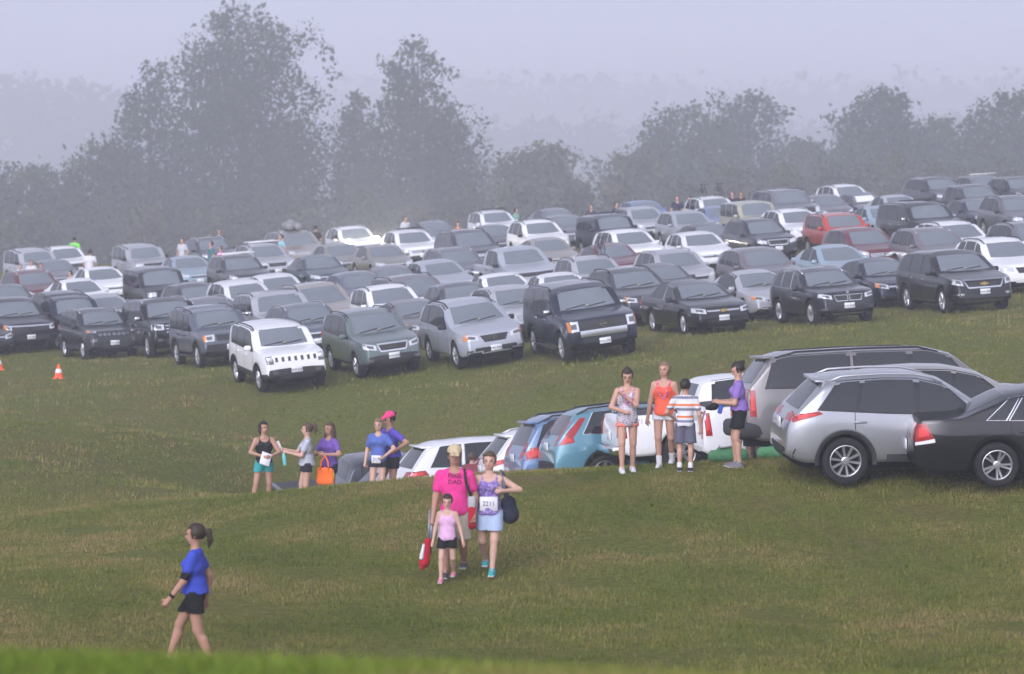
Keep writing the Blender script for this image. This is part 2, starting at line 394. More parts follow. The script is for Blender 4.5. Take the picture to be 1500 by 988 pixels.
def wheel_meshes(style):
    """unit-radius tyre and rim, axis along y, outer face at +y"""
    def lathe(prof, n=36):
        vs, fs = [], []
        for i in range(n):
            a = 2 * math.pi * i / n
            for r, y in prof: vs.append((r * math.cos(a), y, r * math.sin(a)))
        m = len(prof)
        for i in range(n):
            for k in range(m - 1):
                fs.append((i * m + k, ((i + 1) % n) * m + k, ((i + 1) % n) * m + k + 1, i * m + k + 1))
        return vs, fs
    tv, tf = lathe([(0.66, -.30), (.80, -.34), (.94, -.33), (.99, -.26), (1, -.15), (1, .15), (.99, .26), (.94, .325), (.80, .335), (.70, .315), (.665, .28), (.66, .05)])
    tm = bpy.data.meshes.new('tyre'); tm.from_pydata(tv, [], tf); tm.materials.append(M['tyre'])
    tm.polygons.foreach_set('use_smooth', [True] * len(tm.polygons))
    rv, rf = lathe([(.685, .315), (.655, .322), (.625, .30), (.61, .18), (.60, .0)])
    vs, fs = list(rv), list(rf); mi = [0] * len(rf)
    b0 = len(vs); bv, bf = lathe([(.61, .03), (.05, .03)], 24)
    vs += bv; fs += [tuple(k + b0 for k in f) for f in bf]; mi += [1] * len(bf)
    n = {'five': 5, 'ten': 10, 'six': 6, 'seven': 7, 'twin': 10}[style]
    for i in range(n):
        a = 2 * math.pi * i / n
        if style == 'twin': a = 2 * math.pi * (i // 2) / 5 + (-0.17 if i % 2 else 0.17)
        w0, w1 = {'five': (.10, .15), 'ten': (.05, .075), 'six': (.09, .13), 'seven': (.08, .10), 'twin': (.055, .07)}[style]
        ca, sa = math.cos(a), math.sin(a); b0 = len(vs)
        for r, w, y in ((.10, w0, .27), (.36, (w0 + w1) / 2, .275), (.635, w1, .295)):
            for ww, yy in ((-w, y - .09), (-w * .6, y), (w * .6, y), (w, y - .09)):
                vs.append((r * ca - ww * sa, yy, r * sa + ww * ca))
        for k in range(2):
            for j in range(3): fs.append((b0 + k * 4 + j, b0 + k * 4 + j + 1, b0 + k * 4 + 5 + j, b0 + k * 4 + 4 + j)); mi.append(0)
    b0 = len(vs); hv, hf = lathe([(.19, .10), (.18, .27), (.13, .295), (0.001, .30)], 20)
    vs += hv; fs += [tuple(k + b0 for k in f) for f in hf]; mi += [0] * len(hf)
    rm = bpy.data.meshes.new('rim'); rm.from_pydata(vs, [], fs); rm.materials.append(M['silver']); rm.materials.append(M['under'])
    rm.polygons.foreach_set('material_index', mi)
    bm = bmesh.new(); bm.from_mesh(rm); bmesh.ops.recalc_face_normals(bm, faces=bm.faces); bm.to_mesh(rm); bm.free()
    return tm, rm
WHEELS = {k: wheel_meshes(k) for k in ('five', 'ten', 'six', 'seven', 'twin')}

def box_mesh(name, cx, cy, cz, sx, sy, sz, mat, bev=0.25, seg=2):
    bm = bmesh.new(); bmesh.ops.create_cube(bm, size=1)
    for v in bm.verts: v.co = Vector((cx + v.co.x * sx, cy + v.co.y * sy, cz + v.co.z * sz))
    bmesh.ops.bevel(bm, geom=list(bm.edges), offset=min(sx, sy, sz) * bev, segments=seg, profile=0.5, affect='EDGES')
    me = bpy.data.meshes.new(name); bm.to_mesh(me); bm.free(); me.materials.append(mat)
    me.polygons.foreach_set('use_smooth', [True] * len(me.polygons)); return me
def tube_mesh(name, pts, r, mat, n=8):
    pts = [Vector(p) for p in pts]; vs, fs = [], []
    for i, p in enumerate(pts):
        t = (pts[min(i + 1, len(pts) - 1)] - pts[max(i - 1, 0)]).normalized()
        a = t.cross(Vector((0, 0, 1)));  a = a.normalized() if a.length > 1e-4 else Vector((1, 0, 0)); b = t.cross(a)
        rr = r[i] if isinstance(r, (list, tuple)) else r
        for k in range(n):
            an = 2 * math.pi * k / n; vs.append(tuple(p + a * math.cos(an) * rr + b * math.sin(an) * rr))
    for i in range(len(pts) - 1):
        for k in range(n): fs.append((i * n + k, i * n + (k + 1) % n, (i + 1) * n + (k + 1) % n, (i + 1) * n + k))
    fs.append(tuple(range(n))[::-1]); fs.append(tuple((len(pts) - 1) * n + k for k in range(n)))
    me = bpy.data.meshes.new(name); me.from_pydata(vs, [], fs); me.materials.append(mat)
    me.polygons.foreach_set('use_smooth', [True] * len(me.polygons)); return me
def text_mesh(name, body, size, mat, extrude=0.002):
    cu = bpy.data.curves.new('txt', 'FONT'); cu.body = body; cu.size = size; cu.extrude = extrude; cu.align_x = 'CENTER'; cu.align_y = 'CENTER'; cu.resolution_u = 2
    o = bpy.data.objects.new('txt', cu); COL.objects.link(o)
    me = bpy.data.meshes.new_from_object(o.evaluated_get(bpy.context.evaluated_depsgraph_get()))
    bpy.data.objects.remove(o); bpy.data.curves.remove(cu)
    me.materials.clear(); me.materials.append(mat); me.name = name; return me

def plate_word(sp):
    r = random.Random(int(sp['L'] * 1000 + sp['H'] * 77777 + len(sp['front']) * 13 + sp['front']['head'][0][0] * 991)); return ''.join(r.choice('ABCDEFGHJKLMNPRSTUVWXYZ') for _ in range(3)) + ' ' + ''.join(r.choice('0123456789') for _ in range(4))

def build_type(sp):
    """list of (part name, mesh, local matrix, sub-parts, takes body colour) for one car type"""
    B = CarBody(sp); L, W, H = B.L, B.W, B.H
    parts = [('body', B.me, None, [], True)]
    def add(name, me, subs=(), mat=None, col=False): parts.append((name, me, mat, list(subs), col))
    def P(name, dr, bot, top, mat, **k): add(name, B.patch(name, dr, bot, top, mat, **k))
    # windscreen and rear window
    z0, z1, w0, w1 = sp['ws']
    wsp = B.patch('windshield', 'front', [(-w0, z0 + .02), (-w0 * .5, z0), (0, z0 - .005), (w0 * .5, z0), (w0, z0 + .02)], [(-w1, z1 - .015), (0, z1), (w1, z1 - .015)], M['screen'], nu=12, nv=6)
    wip = []
    for s_ in (-1, 1):
        yb = -0.05 if s_ > 0 else -0.55
        pts = [B.shoot('front', y, z0 + .03 + zz)[0] + Vector((.02, 0, .012)) for y, zz in ((yb * W / 1.8, 0), (yb * W / 1.8 + .28, .03), (yb * W / 1.8 + .55, .055))]
        wip.append(('wiper', tube_mesh('wiper', pts, 0.011, M['trim'], 5)))
    add('windshield', wsp, wip)
    if sp.get('sticker', True):
        add('inspection_sticker', B.patch('inspection_sticker', 'front', [(-.04, z0 + .045), (.04, z0 + .045)], [(-.04, z0 + .085), (.04, z0 + .085)], M['sticker'], off=0.012, nu=2, nv=1, skirt=0.003))
    if 'rear' in sp:
        z0, z1, w0, w1 = sp['rear']
        P('rear_window', 'rear', [(-w0, z0), (w0, z0)], [(-w1, z1), (0, z1 + .01), (w1, z1)], M['glass'], nu=10, nv=5)
    # side windows over a dark frame
    cap = sp.get('dlo_cap', 0.085)
    def ztop(d): return B.top(d) - cap
    for side in ('left', 'right'):
        ws = sp['dlo']; bl = sp.get('dlo_base', 0.035)
        for wi, (b0, t0, b1, t1) in enumerate(ws):
            def poly(e, inset):
                bot, top = [], []
                n = 8
                for k in range(n + 1):
                    t = k / n
                    db = b0 + e + (b1 - b0 - 2 * e) * t; dt = t0 + e + (t1 - t0 - 2 * e) * t
                    zb = B.beltl(db) + bl + inset; zt = max(ztop(dt) - inset, zb + 0.012)
                    bot.append((db, zb)); top.append((dt, zt))
                return bot, top
            ee = -.018 if sp.get('chrome_dlo') else -.066; bo, to = poly(ee, ee * .33)
            fr = B.patch('window_frame', side, bo, to, M['chrome'] if sp.get('chrome_dlo') else M['trim'], off=0.006, nu=12, nv=8)
            bo, to = poly(0.0, 0.0)
            gl = B.patch('side_window', side, bo, to, M['glass'], off=0.010, nu=12, nv=8)
            add('side_window', gl, [('window_frame', fr)])
    # front
    f = sp['front']
    if f.get('grille'):
        a, b, z0, z1 = f['grille']
        subs = []
        st = f.get('style')
        if st == 'slots':
            for k in range(7):
                y = -a * .86 + k * a * 1.72 / 6
                subs.append(('grille_slot', B.patch('grille_slot', 'front', [(y - .045, z0 + .015), (y + .045, z0 + .015)], [(y - .045, z1 - .015), (y + .045, z1 - .015)], M['chrome'], off=0.010, nu=2, nv=2)))
                subs.append(('grille_gap', B.patch('grille_gap', 'front', [(y - .032, z0 + .03), (y + .032, z0 + .03)], [(y - .032, z1 - .03), (y + .032, z1 - .03)], M['mesh'], off=0.014, nu=2, nv=2)))
        elif st == 'bars':
            for k in range(3):
                z = z0 + (z1 - z0) * (k + .5) / 3; hw = a + (b - a) * (k + .5) / 3
                subs.append(('grille_bar', B.patch('grille_bar', 'front', [(-hw, z - .014), (0, z - .014), (hw, z - .014)], [(-hw, z + .014), (0, z + .014), (hw, z + .014)], M['chrome'], off=0.016, nu=6, nv=1)))
        elif st == 'bar':
            z = z1 - .02
            subs.append(('grille_bar', B.patch('grille_bar', 'front', [(-b * 1.06, z - .03), (0, z - .035), (b * 1.06, z - .03)], [(-b * 1.06, z + .02), (0, z + .015), (b * 1.06, z + .02)], M['chrome'], off=0.016, nu=8, nv=1)))
        elif st == 'frame':
            for zz in (z0, z1):
                hw = a if zz == z0 else b
                subs.append(('grille_frame', B.patch('grille_frame', 'front', [(-hw, zz - .02), (hw, zz - .02)], [(-hw, zz + .02), (hw, zz + .02)], M['chrome'], off=0.014, nu=6, nv=1)))
            for s_ in (-1, 1):
                subs.append(('grille_frame', B.patch('grille_frame', 'front', [(s_ * a - .02, z0), (s_ * a + .02, z0)], [(s_ * b - .02, z1), (s_ * b + .02, z1)], M['chrome'], off=0.015, nu=1, nv=4)))
        elif st == 'kidney':
            for s_ in (-1, 1):
                subs.append(('grille_frame', B.patch('grille_frame', 'front', [(s_ * .02, z0), (s_ * a * .93, z0)], [(s_ * .02, z1), (s_ * b, z1)], M['chrome'], off=0.010, nu=4, nv=3)))
                subs.append(('grille_gap', B.patch('grille_gap', 'front', [(s_ * .04, z0 + .02), (s_ * (a * .93 - .02), z0 + .02)], [(s_ * .04, z1 - .02), (s_ * (b - .02), z1 - .02)], M['mesh'], off=0.014, nu=4, nv=3)))
        add('grille', B.patch('grille', 'front', [(-a, z0), (0, z0), (a, z0)], [(-b, z1), (0, z1), (b, z1)], M['paint'] if st == 'slots' else M['mesh'], off=0.007, nu=10, nv=3), subs, col=(st == 'slots'))
        em = f.get('emblem')
        if em:
            zc = f.get('emz', (z0 + z1) / 2); pc = B.shoot('front', 0, zc)[0]
            x = pc.x + 0.022
            if em == 'bowtie':
                bm = bmesh.new()
                pts = [(-.13, -.022), (-.05, -.022), (-.05, -.045), (.05, -.045), (.05, -.022), (.13, -.022), (.115, .022), (.05, .022), (.05, .045), (-.05, .045), (-.05, .022), (-.115, .022)]
                fc = bm.faces.new([bm.verts.new((x, y, zc + z)) for y, z in pts]); r_ = bmesh.ops.extrude_face_region(bm, geom=[fc])
                for v in r_['geom']:
                    if isinstance(v, bmesh.types.BMVert): v.co.x += 0.02
                me = bpy.data.meshes.new('emblem'); bmesh.ops.recalc_face_normals(bm, faces=bm.faces); bm.to_mesh(me); bm.free(); me.materials.append(M['gold'])
                add('emblem', me)
            else:
                bm = bmesh.new(); ry, rz_ = {'ring': (.085, .085), 'oval': (.105, .055), 'h': (.07, .05), 'disc': (.045, .045)}[em]
                n = 20; vs = []
                for k in range(n):
                    an = 2 * math.pi * k / n; c_, s2 = math.cos(an), math.sin(an)
                    vs.append([bm.verts.new((x + dx, c_ * ry * q, zc + s2 * rz_ * q)) for q, dx in ((1.0, 0), (.97, .02), (.78, .02), (.75, 0))])
                for k in range(n):
                    for j in range(3): bm.faces.new((vs[k][j], vs[(k + 1) % n][j], vs[(k + 1) % n][j + 1], vs[k][j + 1]))
                if em == 'disc': bm.faces.new([vs[k][2] for k in range(n)])
                bars = {'ring': [(-.10, -.02, .10, .02)], 'oval': [(-.03, -.02, .03, .02)], 'h': [(-.045, -.035, -.02, .035), (.02, -.035, .045, .035), (-.03, -.01, .03, .012)], 'disc': []}[em]
                for y0_, zz0, y1_, zz1 in bars:
                    bmesh.ops.create_cube(bm, size=1, matrix=Matrix.Translation((x + .014, (y0_ + y1_) / 2, zc + (zz0 + zz1) / 2)) @ Matrix.Diagonal((.02, y1_ - y0_, zz1 - zz0, 1)))
                me = bpy.data.meshes.new('emblem'); bmesh.ops.recalc_face_normals(bm, faces=bm.faces); bm.to_mesh(me); bm.free(); me.materials.append(M['chrome'])
                add('emblem', me)
    if f.get('intake'):
        a, b, z0, z1 = f['intake']
        P('lower_intake', 'front', [(-a, z0), (0, z0 - .01), (a, z0)], [(-b, z1), (0, z1), (b, z1)], M['clad'], off=0.005, nu=10, nv=2)
    if f.get('skid'):
        a, z0, z1, mt = f['skid']
        P('bumper_trim', 'front', [(-a, z0), (0, z0), (a, z0)], [(-a, z1), (0, z1), (a, z1)], M[mt], off=0.012, nu=10, nv=2)
    for s_ in (-1, 1):
        hl = f['head']
        q = [(s_ * y, z) for y, z in hl]
        subs = []
        c = ((hl[0][0] + hl[1][0] + hl[2][0] + hl[3][0]) / 4, (hl[0][1] + hl[1][1] + hl[2][1] + hl[3][1]) / 4)
        if f.get('round'):
            rr = f['round']; pc = B.shoot('front', s_ * c[0], c[1])[0]
            bm = bmesh.new(); bmesh.ops.create_uvsphere(bm, u_segments=16, v_segments=10, radius=rr, matrix=Matrix.Translation(pc + Vector((-.02, 0, 0))) @ Matrix.Diagonal((.45, 1, 1, 1)))
            me = bpy.data.meshes.new('lamp_lens'); bm.to_mesh(me); bm.free(); me.materials.append(M['lamp']); me.polygons.foreach_set('use_smooth', [True] * len(me.polygons))
            subs.append(('lamp_lens', me))
            head = B.patch('headlight', 'front', [q[0], q[1]], [q[3], q[2]], M['lampdark'], off=0.008, nu=5, nv=3)
        else:
            head = B.patch('headlight', 'front', [q[0], q[1]], [q[3], q[2]], M['lamp'], off=0.008, nu=6, nv=3)
            dk = [(c[0] * s_ + (y * s_ - c[0] * s_) * .55, c[1] + (z - c[1]) * .5) for y, z in hl]
            subs.append(('lamp_bezel', B.patch('lamp_bezel', 'front', [dk[0], dk[1]], [dk[3], dk[2]], M['lampdark'], off=0.013, nu=4, nv=2)))
            if f.get('amber', True):
                am = [hl[1], hl[1], hl[2], hl[2]]
                ia, ib = hl[0], hl[3]
                e = .80
                aq = [(s_ * (ia[0] + (hl[1][0] - ia[0]) * e), ia[1] + (hl[1][1] - ia[1]) * e), (s_ * hl[1][0], hl[1][1]), (s_ * hl[2][0], hl[2][1]), (s_ * (ib[0] + (hl[2][0] - ib[0]) * e), ib[1] + (hl[2][1] - ib[1]) * e)]
                subs.append(('turn_signal', B.patch('turn_signal', 'front', [aq[0], aq[1]], [aq[3], aq[2]], M['amber'], off=0.014, nu=2, nv=2)))
        add('headlight', head, subs)
        if f.get('fog'):
            y, z, w, h = f['fog']
            P('fog_lamp', 'front', [(s_ * (y - w), z - h), (s_ * (y + w), z - h)], [(s_ * (y - w), z + h), (s_ * (y + w), z + h)], M['lampdark'] if not f.get('foglit') else M['chrome'], off=0.009, nu=3, nv=2)
    if f.get('plate', True):
        zc = f.get('platez', 0.5); pc = B.shoot('front', 0, zc)[0]
        me = box_mesh('license_plate', pc.x + .022, 0, zc, .02, .31, .155, M['plate'], .2, 1)
        tx = text_mesh('plate_text', plate_word(sp), 0.075, M['plateink'])
        tx.transform(Matrix.Translation((pc.x + .0345, 0, zc - .005)) @ Matrix.Rotation(math.pi / 2, 4, 'Z') @ Matrix.Rotation(math.pi / 2, 4, 'X'))
        add('license_plate', me, [('plate_text', tx)])
    # tail lights
    for s_ in (-1, 1):
        t = sp.get('tail')
        if t:
            ym = .92 * W / 2 * (1 - sp.get('ar', .11)); yo = max(p[0] for p in t); sh_ = max(0, yo - ym)
            q = [(s_ * max(.3, y - sh_), z) for y, z in t]
            subs = []
            if sp.get('tail_side'):
                ts = sp['tail_side']
                sd = 'left' if s_ > 0 else 'right'
                subs.append(('lens_wrap', B.patch('lens_wrap', sd, [(L - ts[0][0], ts[0][1]), (L - ts[1][0], ts[1][1])], [(L - ts[3][0], ts[3][1]), (L - ts[2][0], ts[2][1])], M['red'], off=0.009, nu=6, nv=3)))
                cx = sum(p[0] for p in ts) / 4; cz = sum(p[1] for p in ts) / 4
                dk = [(L - (cx + (p[0] - cx) * .6), cz + (p[1] - cz) * .55) for p in ts]
                subs.append(('lens_facets', B.patch('lens_facets', sd, [dk[0], dk[1]], [dk[3], dk[2]], M['redbright'], off=0.014, nu=4, nv=2)))
                if sp.get('tail_clear'):
                    tc_ = sp['tail_clear']
                    subs.append(('reverse_lens', B.patch('reverse_lens', sd, [(L - tc_[0][0], tc_[0][1]), (L - tc_[1][0], tc_[1][1])], [(L - tc_[3][0], tc_[3][1]), (L - tc_[2][0], tc_[2][1])], M['clear'], off=0.015, nu=4, nv=2)))
            add('tail_light', B.patch('tail_light', 'rear', [q[0], q[1]], [q[3], q[2]], M['red'], off=0.008, nu=4, nv=4), subs)
    if sp.get('rplate', True):
        zc = sp.get('rplatez', 0.9); pc = B.shoot('rear', 0, zc)[0]
        add('license_plate', box_mesh('license_plate', pc.x - .02, 0, zc, .02, .31, .155, M['plate'], .2, 1))
    # mirrors
    d, z = sp['mirror']
    for s_ in (-1, 1):
        y = B.shoot('left', d, z)[0].y
        me = box_mesh('mirror', L / 2 - d, s_ * (y + .11), z + .05, .12, .20, .145, M[sp.get('mirror_mat', 'paint')], .42, 3)
        st = box_mesh('mirror_stalk', L / 2 - d, s_ * (y + .01), z, .06, .10, .04, M['clad'])
        add('mirror', me, [('mirror_stalk', st)], col=sp.get('mirror_mat', 'paint') == 'paint')
    # door handles, door gaps
    for side, s_ in (('left', 1), ('right', -1)):
        for hd in sp.get('handles', ()):
            z = B.beltl(hd) - .13; p = B.shoot(side, hd, z)[0]
            add('door_handle', box_mesh('door_handle', p.x, p.y + s_ * .018, z, .20, .03, .032, M[sp.get('handle_mat', 'paint')], .4, 2), col=sp.get('handle_mat', 'paint') == 'paint')
        for gd in sp.get('gaps', ()):
            P('door_gap', side, [(gd - .005, .40), (gd + .005, .40)], [(gd - .005, B.beltl(gd) + .01), (gd + .005, B.beltl(gd) + .01)], M['under'], off=0.002, nu=1, nv=8, skirt=.004)
    # roof rails
    if sp.get('rails'):
        d0, d1, mt = sp['rails']
        for s_ in (-1, 1):
            y = s_ * (B.rw - .05)
            pts = []
            for k in range(9):
                dd = d0 + (d1 - d0) * k / 8; zz = B.shoot('top', dd, y)[0].z
                pts.append((L / 2 - dd, y, zz + (.045 if 0 < k < 8 else .0)))
            add('roof_rail', tube_mesh('roof_rail', pts, .02, M[mt], 6))
    for nm, dr, bo, to, mt in sp.get('extra', ()):
        P(nm, dr, bo, to, M[mt], off=0.008, nu=8, nv=3)
    if sp.get('spoiler'):
        d0, z, hw = sp['spoiler']; z = B.top(d0) - .02
        me = box_mesh('roof_spoiler', L / 2 - d0 - .03, 0, z - .005, .24, hw * 2, .045, M['paint'], .4, 2)
        add('roof_spoiler', me, col=True)
    if sp.get('bar'):
        z0, z1, hw = sp['bar']; xf = B.shoot('front', 0, (z0 + z1) / 2)[0].x
        add('front_bumper', box_mesh('front_bumper', xf - .05, 0, (z0 + z1) / 2, .2, hw * 2, z1 - z0, M['chrome'], .3, 2))
    if sp.get('rbumper'):
        z0, z1, hw, mt = sp['rbumper']
        add('rear_bumper', box_mesh('rear_bumper', -L / 2 + .11, 0, (z0 + z1) / 2, .5, hw * 2, z1 - z0, M[mt], .3, 3), col=mt == 'paint')
    if sp.get('step'):
        for s_ in (-1, 1):
            add('side_step', box_mesh('side_step', L / 2 - (B.axf + B.axr) / 2, s_ * (W / 2 + .01), .36, sp['wb'] * .66, .12, .06, M[sp['step']], .3, 2))
    if sp.get('arch_trim'):
        for ax in (B.axf, B.axr):
            for side, s_ in (('left', 1), ('right', -1)):
                vs, fs = [], []; n = 20; r0 = B.wr + .055; r1 = r0 + sp['arch_trim']
                for k in range(n + 1):
                    an = math.pi * (-.04 + 1.08 * k / n)
                    for r in (r0, r1):
                        dd = ax + r * math.cos(an); zz = B.wr + r * math.sin(an)
                        d2 = ax + (r1 + .01) * math.cos(an); z2 = B.wr + (r1 + .01) * math.sin(an)
                        p, nr, _ = B.shoot(side, min(max(d2, .08), L - .08), max(z2, B.low + .05))
                        vs.append((L / 2 - dd, p.y + s_ * .014, zz))
                    vs.append((L / 2 - ax - r0 * math.cos(an), vs[-2][1] - s_ * .08, B.wr + r0 * math.sin(an)))
                for k in range(n):
                    a_ = k * 3; b_ = a_ + 3
                    fs += [(a_, a_ + 1, b_ + 1, b_), (a_ + 2, a_, b_, b_ + 2)]
                me = bpy.data.meshes.new('wheel_arch'); me.from_pydata(vs, [], fs); me.materials.append(M['clad']); me.polygons.foreach_set('use_smooth', [True] * len(fs))
                add('wheel_arch', me)
    wh = []
    for ax in (B.axf, B.axr):
        for s_ in (1, -1): wh.append((L / 2 - ax, s_ * (W / 2 - .135), B.wr, s_))
    return dict(parts=parts, wheels=wh, wr=B.wr, wstyle=sp.get('wheel', 'five'), B=B, sp=sp)

def place_car(T, name, loc, heading, color, label, cat, group, far=False, skip=(), normal=None, tweak=None):
    """a car and its parts as its own objects (mesh data shared between cars of one type)"""
    root = empty(name, loc); sat = max(color) - min(color); metal = 0.0 if min(color) > .6 else (.3 if min(color) > .2 else .2)
    if name == 'parked_suv' and 'bright silver' in label: metal = .7
    nz = Vector(normal) if normal is not None else Vector((0, 0, 1))
    fx = Vector((math.cos(heading), math.sin(heading), 0)); fx = (fx - nz * fx.dot(nz)).normalized(); fy = nz.cross(fx)
    root.rotation_euler = Matrix((fx, fy, nz)).transposed().to_euler()
    tag(root, label, cat, group)
    for nm, me, mat, subs, col in T['parts']:
        if nm in skip: continue
        if far and nm in ('inspection_sticker', 'door_gap', 'lower_intake', 'step'): continue
        o = bpy.data.objects.new(nm, me); link(o, root); o.color = (*color, metal)
        if not far or nm in ('grille',):
            for sn, sm in subs:
                q = bpy.data.objects.new(sn, sm); link(q, o); q.color = (*color, metal)
    for x, y, z, s_ in T['wheels']:
        if far:
            w = bpy.data.objects.new('wheel', WHEELS[T['wstyle']][0]); link(w, root)
        else:
            w = empty('wheel', parent=root)
            t = bpy.data.objects.new('tyre', WHEELS[T['wstyle']][0]); link(t, w)
        w.location = (x, y, z); r = T['wr']; w.scale = (r, 0.34, r)
        w.rotation_euler = (0, 0.37 * (x + y), 0 if s_ > 0 else math.pi)
        rm = bpy.data.objects.new('rim', WHEELS[T['wstyle']][1]); link(rm, w)
    return root
# ---------------------------------------------------------------- car types
def suv_top(L, H, zn, dc, zc, drf, zrf, drr, zrr, dgl, zgl, zt, nose=.0):
    return [(0, zn - .36), (.02, zn - .20), (.06, zn - .07 + nose), (.16, zn), (.45, zn + .05), (dc, zc), (drf, zrf), (drf + .45, H - .012), ((drf + drr) / 2, H), (drr - .3, H - .03), (drr, zrr),
            (dgl, zgl), (L - .05, zt), (L - .02, zt - .12), (L, zt - .35)]
def sedan_top(L, H, zn, dc, zc, drf, zrf, drr, zrr, dtr, ztr, zt):
    return [(0, zn - .28), (.02, zn - .16), (.07, zn - .05), (.2, zn), (.55, zn + .08), (dc, zc), (drf, zrf), ((drf + drr) / 2, H), (drr, zrr), (dtr, ztr), (L - .12, zt), (L - .04, zt - .06), (L - .01, zt - .22), (L, zt - .4)]
SPECS = {}
SPECS['boxy_compact'] = dict(L=4.23, W=1.83, H=1.69, wb=2.57, fo=.82, wr=.35, gap=.075, clad=.52, low=.36, rw=.80, af=.12, ar=.08,
    top=suv_top(4.23, 1.69, 1.03, 1.08, 1.15, 1.62, 1.615, 4.02, 1.58, 4.10, 1.15, 1.02, .03), belt=[(0, .98), (1.0, 1.02), (4.23, 1.12)],
    ws=(1.17, 1.60, .66, .60), rear=(1.16, 1.52, .58, .55), dlo=[(1.32, 1.75, 2.18, 2.18), (2.27, 2.27, 3.0, 3.06), (3.12, 3.16, 3.62, 3.72)], mirror=(1.42, 1.10), handles=(2.0, 2.88), gaps=(1.25, 2.22, 3.1),
    front=dict(grille=(.62, .64, .83, .99), style='slots', head=[(.62, .80), (.80, .80), (.81, 1.0), (.62, 1.0)], round=.095, intake=(.62, .66, .50, .62), plate=True, platez=.62, fog=(.60, .58, .07, .05), emblem=None),
    tail=[(.60, .92), (.78, .92), (.78, 1.12), (.60, 1.12)], rails=(1.75, 3.75, 'trim'), arch_trim=.06, wheel='five', rplatez=.75)
SPECS['wagon_suv'] = dict(L=4.60, W=1.80, H=1.70, wb=2.64, fo=.93, wr=.345, clad=.42, low=.34, rw=.75,
    top=suv_top(4.60, 1.69, .98, 1.22, 1.13, 1.98, 1.585, 4.15, 1.58, 4.47, 1.08, .98), belt=[(0, .93), (1.2, 1.0), (4.6, 1.13)],
    ws=(1.14, 1.575, .68, .57), rear=(1.12, 1.52, .60, .52), dlo=[(1.52, 2.02, 2.38, 2.38), (2.46, 2.46, 3.28, 3.28), (3.36, 3.36, 4.0, 3.86)], mirror=(1.62, 1.05), handles=(2.2, 3.1), gaps=(1.45, 2.42, 3.32),
    front=dict(grille=(.36, .43, .72, .91), style='frame', emblem='oval', head=[(.47, .76), (.80, .82), (.79, .97), (.47, .89)], amber=False, intake=(.72, .60, .36, .52), platez=.58, fog=(.66, .50, .07, .045)),
    tail=[(.58, .92), (.80, .95), (.78, 1.15), (.60, 1.12)], tail_side=[(.45, .95), (.06, .93), (.10, 1.14), (.42, 1.10)], rails=(2.05, 4.0, 'trim'), wheel='five')
SPECS['round_suv'] = dict(L=4.68, W=1.89, H=1.72, wb=2.70, fo=.93, wr=.36, low=.33, rw=.73, af=.20,
    top=suv_top(4.68, 1.71, .95, 1.22, 1.13, 2.02, 1.59, 4.12, 1.60, 4.52, 1.10, 1.0), belt=[(0, .92), (1.2, 1.01), (4.68, 1.16)],
    ws=(1.14, 1.58, .72, .59), rear=(1.15, 1.54, .62, .52), dlo=[(1.58, 2.10, 2.42, 2.42), (2.50, 2.50, 3.36, 3.32), (3.44, 3.40, 4.12, 3.86)], mirror=(1.66, 1.06), mirror_mat='clad', handles=(2.25, 3.2), gaps=(1.48, 2.46, 3.38),
    front=dict(grille=(.30, .40, .68, .86), style=None, emblem='h', head=[(.46, .74), (.84, .78), (.80, .93), (.46, .87)], intake=(.62, .58, .38, .55), platez=.50, fog=(.72, .45, .08, .05)),
    tail=[(.62, .95), (.82, .97), (.80, 1.18), (.62, 1.15)], rails=(2.05, 4.1, 'clad'), wheel='six')
SPECS['large_suv'] = dict(L=5.25, W=2.0, H=1.93, wb=3.13, fo=.98, wr=.40, gap=.08, low=.42, floor=.3, rw=.80, af=.10, ar=.07,
    top=suv_top(5.25, 1.92, 1.15, 1.35, 1.29, 1.95, 1.80, 4.98, 1.80, 5.10, 1.25, 1.1, .04), belt=[(0, 1.10), (1.3, 1.20), (5.25, 1.24)],
    ws=(1.31, 1.79, .76, .66), rear=(1.28, 1.74, .68, .63), dlo=[(1.66, 2.08, 2.62, 2.62), (2.71, 2.71, 3.60, 3.62), (3.70, 3.72, 4.85, 4.80)], mirror=(1.75, 1.26), mirror_mat='chrome', handles=(2.45, 3.4), handle_mat='chrome', gaps=(1.58, 2.66, 3.65),
    front=dict(grille=(.62, .64, .86, 1.08), style=None, emblem='ring', head=[(.66, .84), (.92, .84), (.92, 1.10), (.66, 1.10)], intake=(.60, .58, .52, .64), skid=(.64, .67, .84, 'chrome'), platez=.52),
    tail=[(.72, .95), (.90, .95), (.88, 1.35), (.74, 1.35)], rails=(2.2, 4.9, 'trim'), step='clad', wheel='six')
SPECS['luxury_suv'] = dict(SPECS['large_suv'], front=dict(grille=(.48, .52, .80, 1.10), style='bars', emblem=None, head=[(.56, .92), (.94, .94), (.92, 1.12), (.56, 1.10)], intake=(.66, .60, .46, .62), platez=.55, amber=False, fog=(.72, .6, .08, .05)), rails=(2.2, 4.9, 'chrome'))
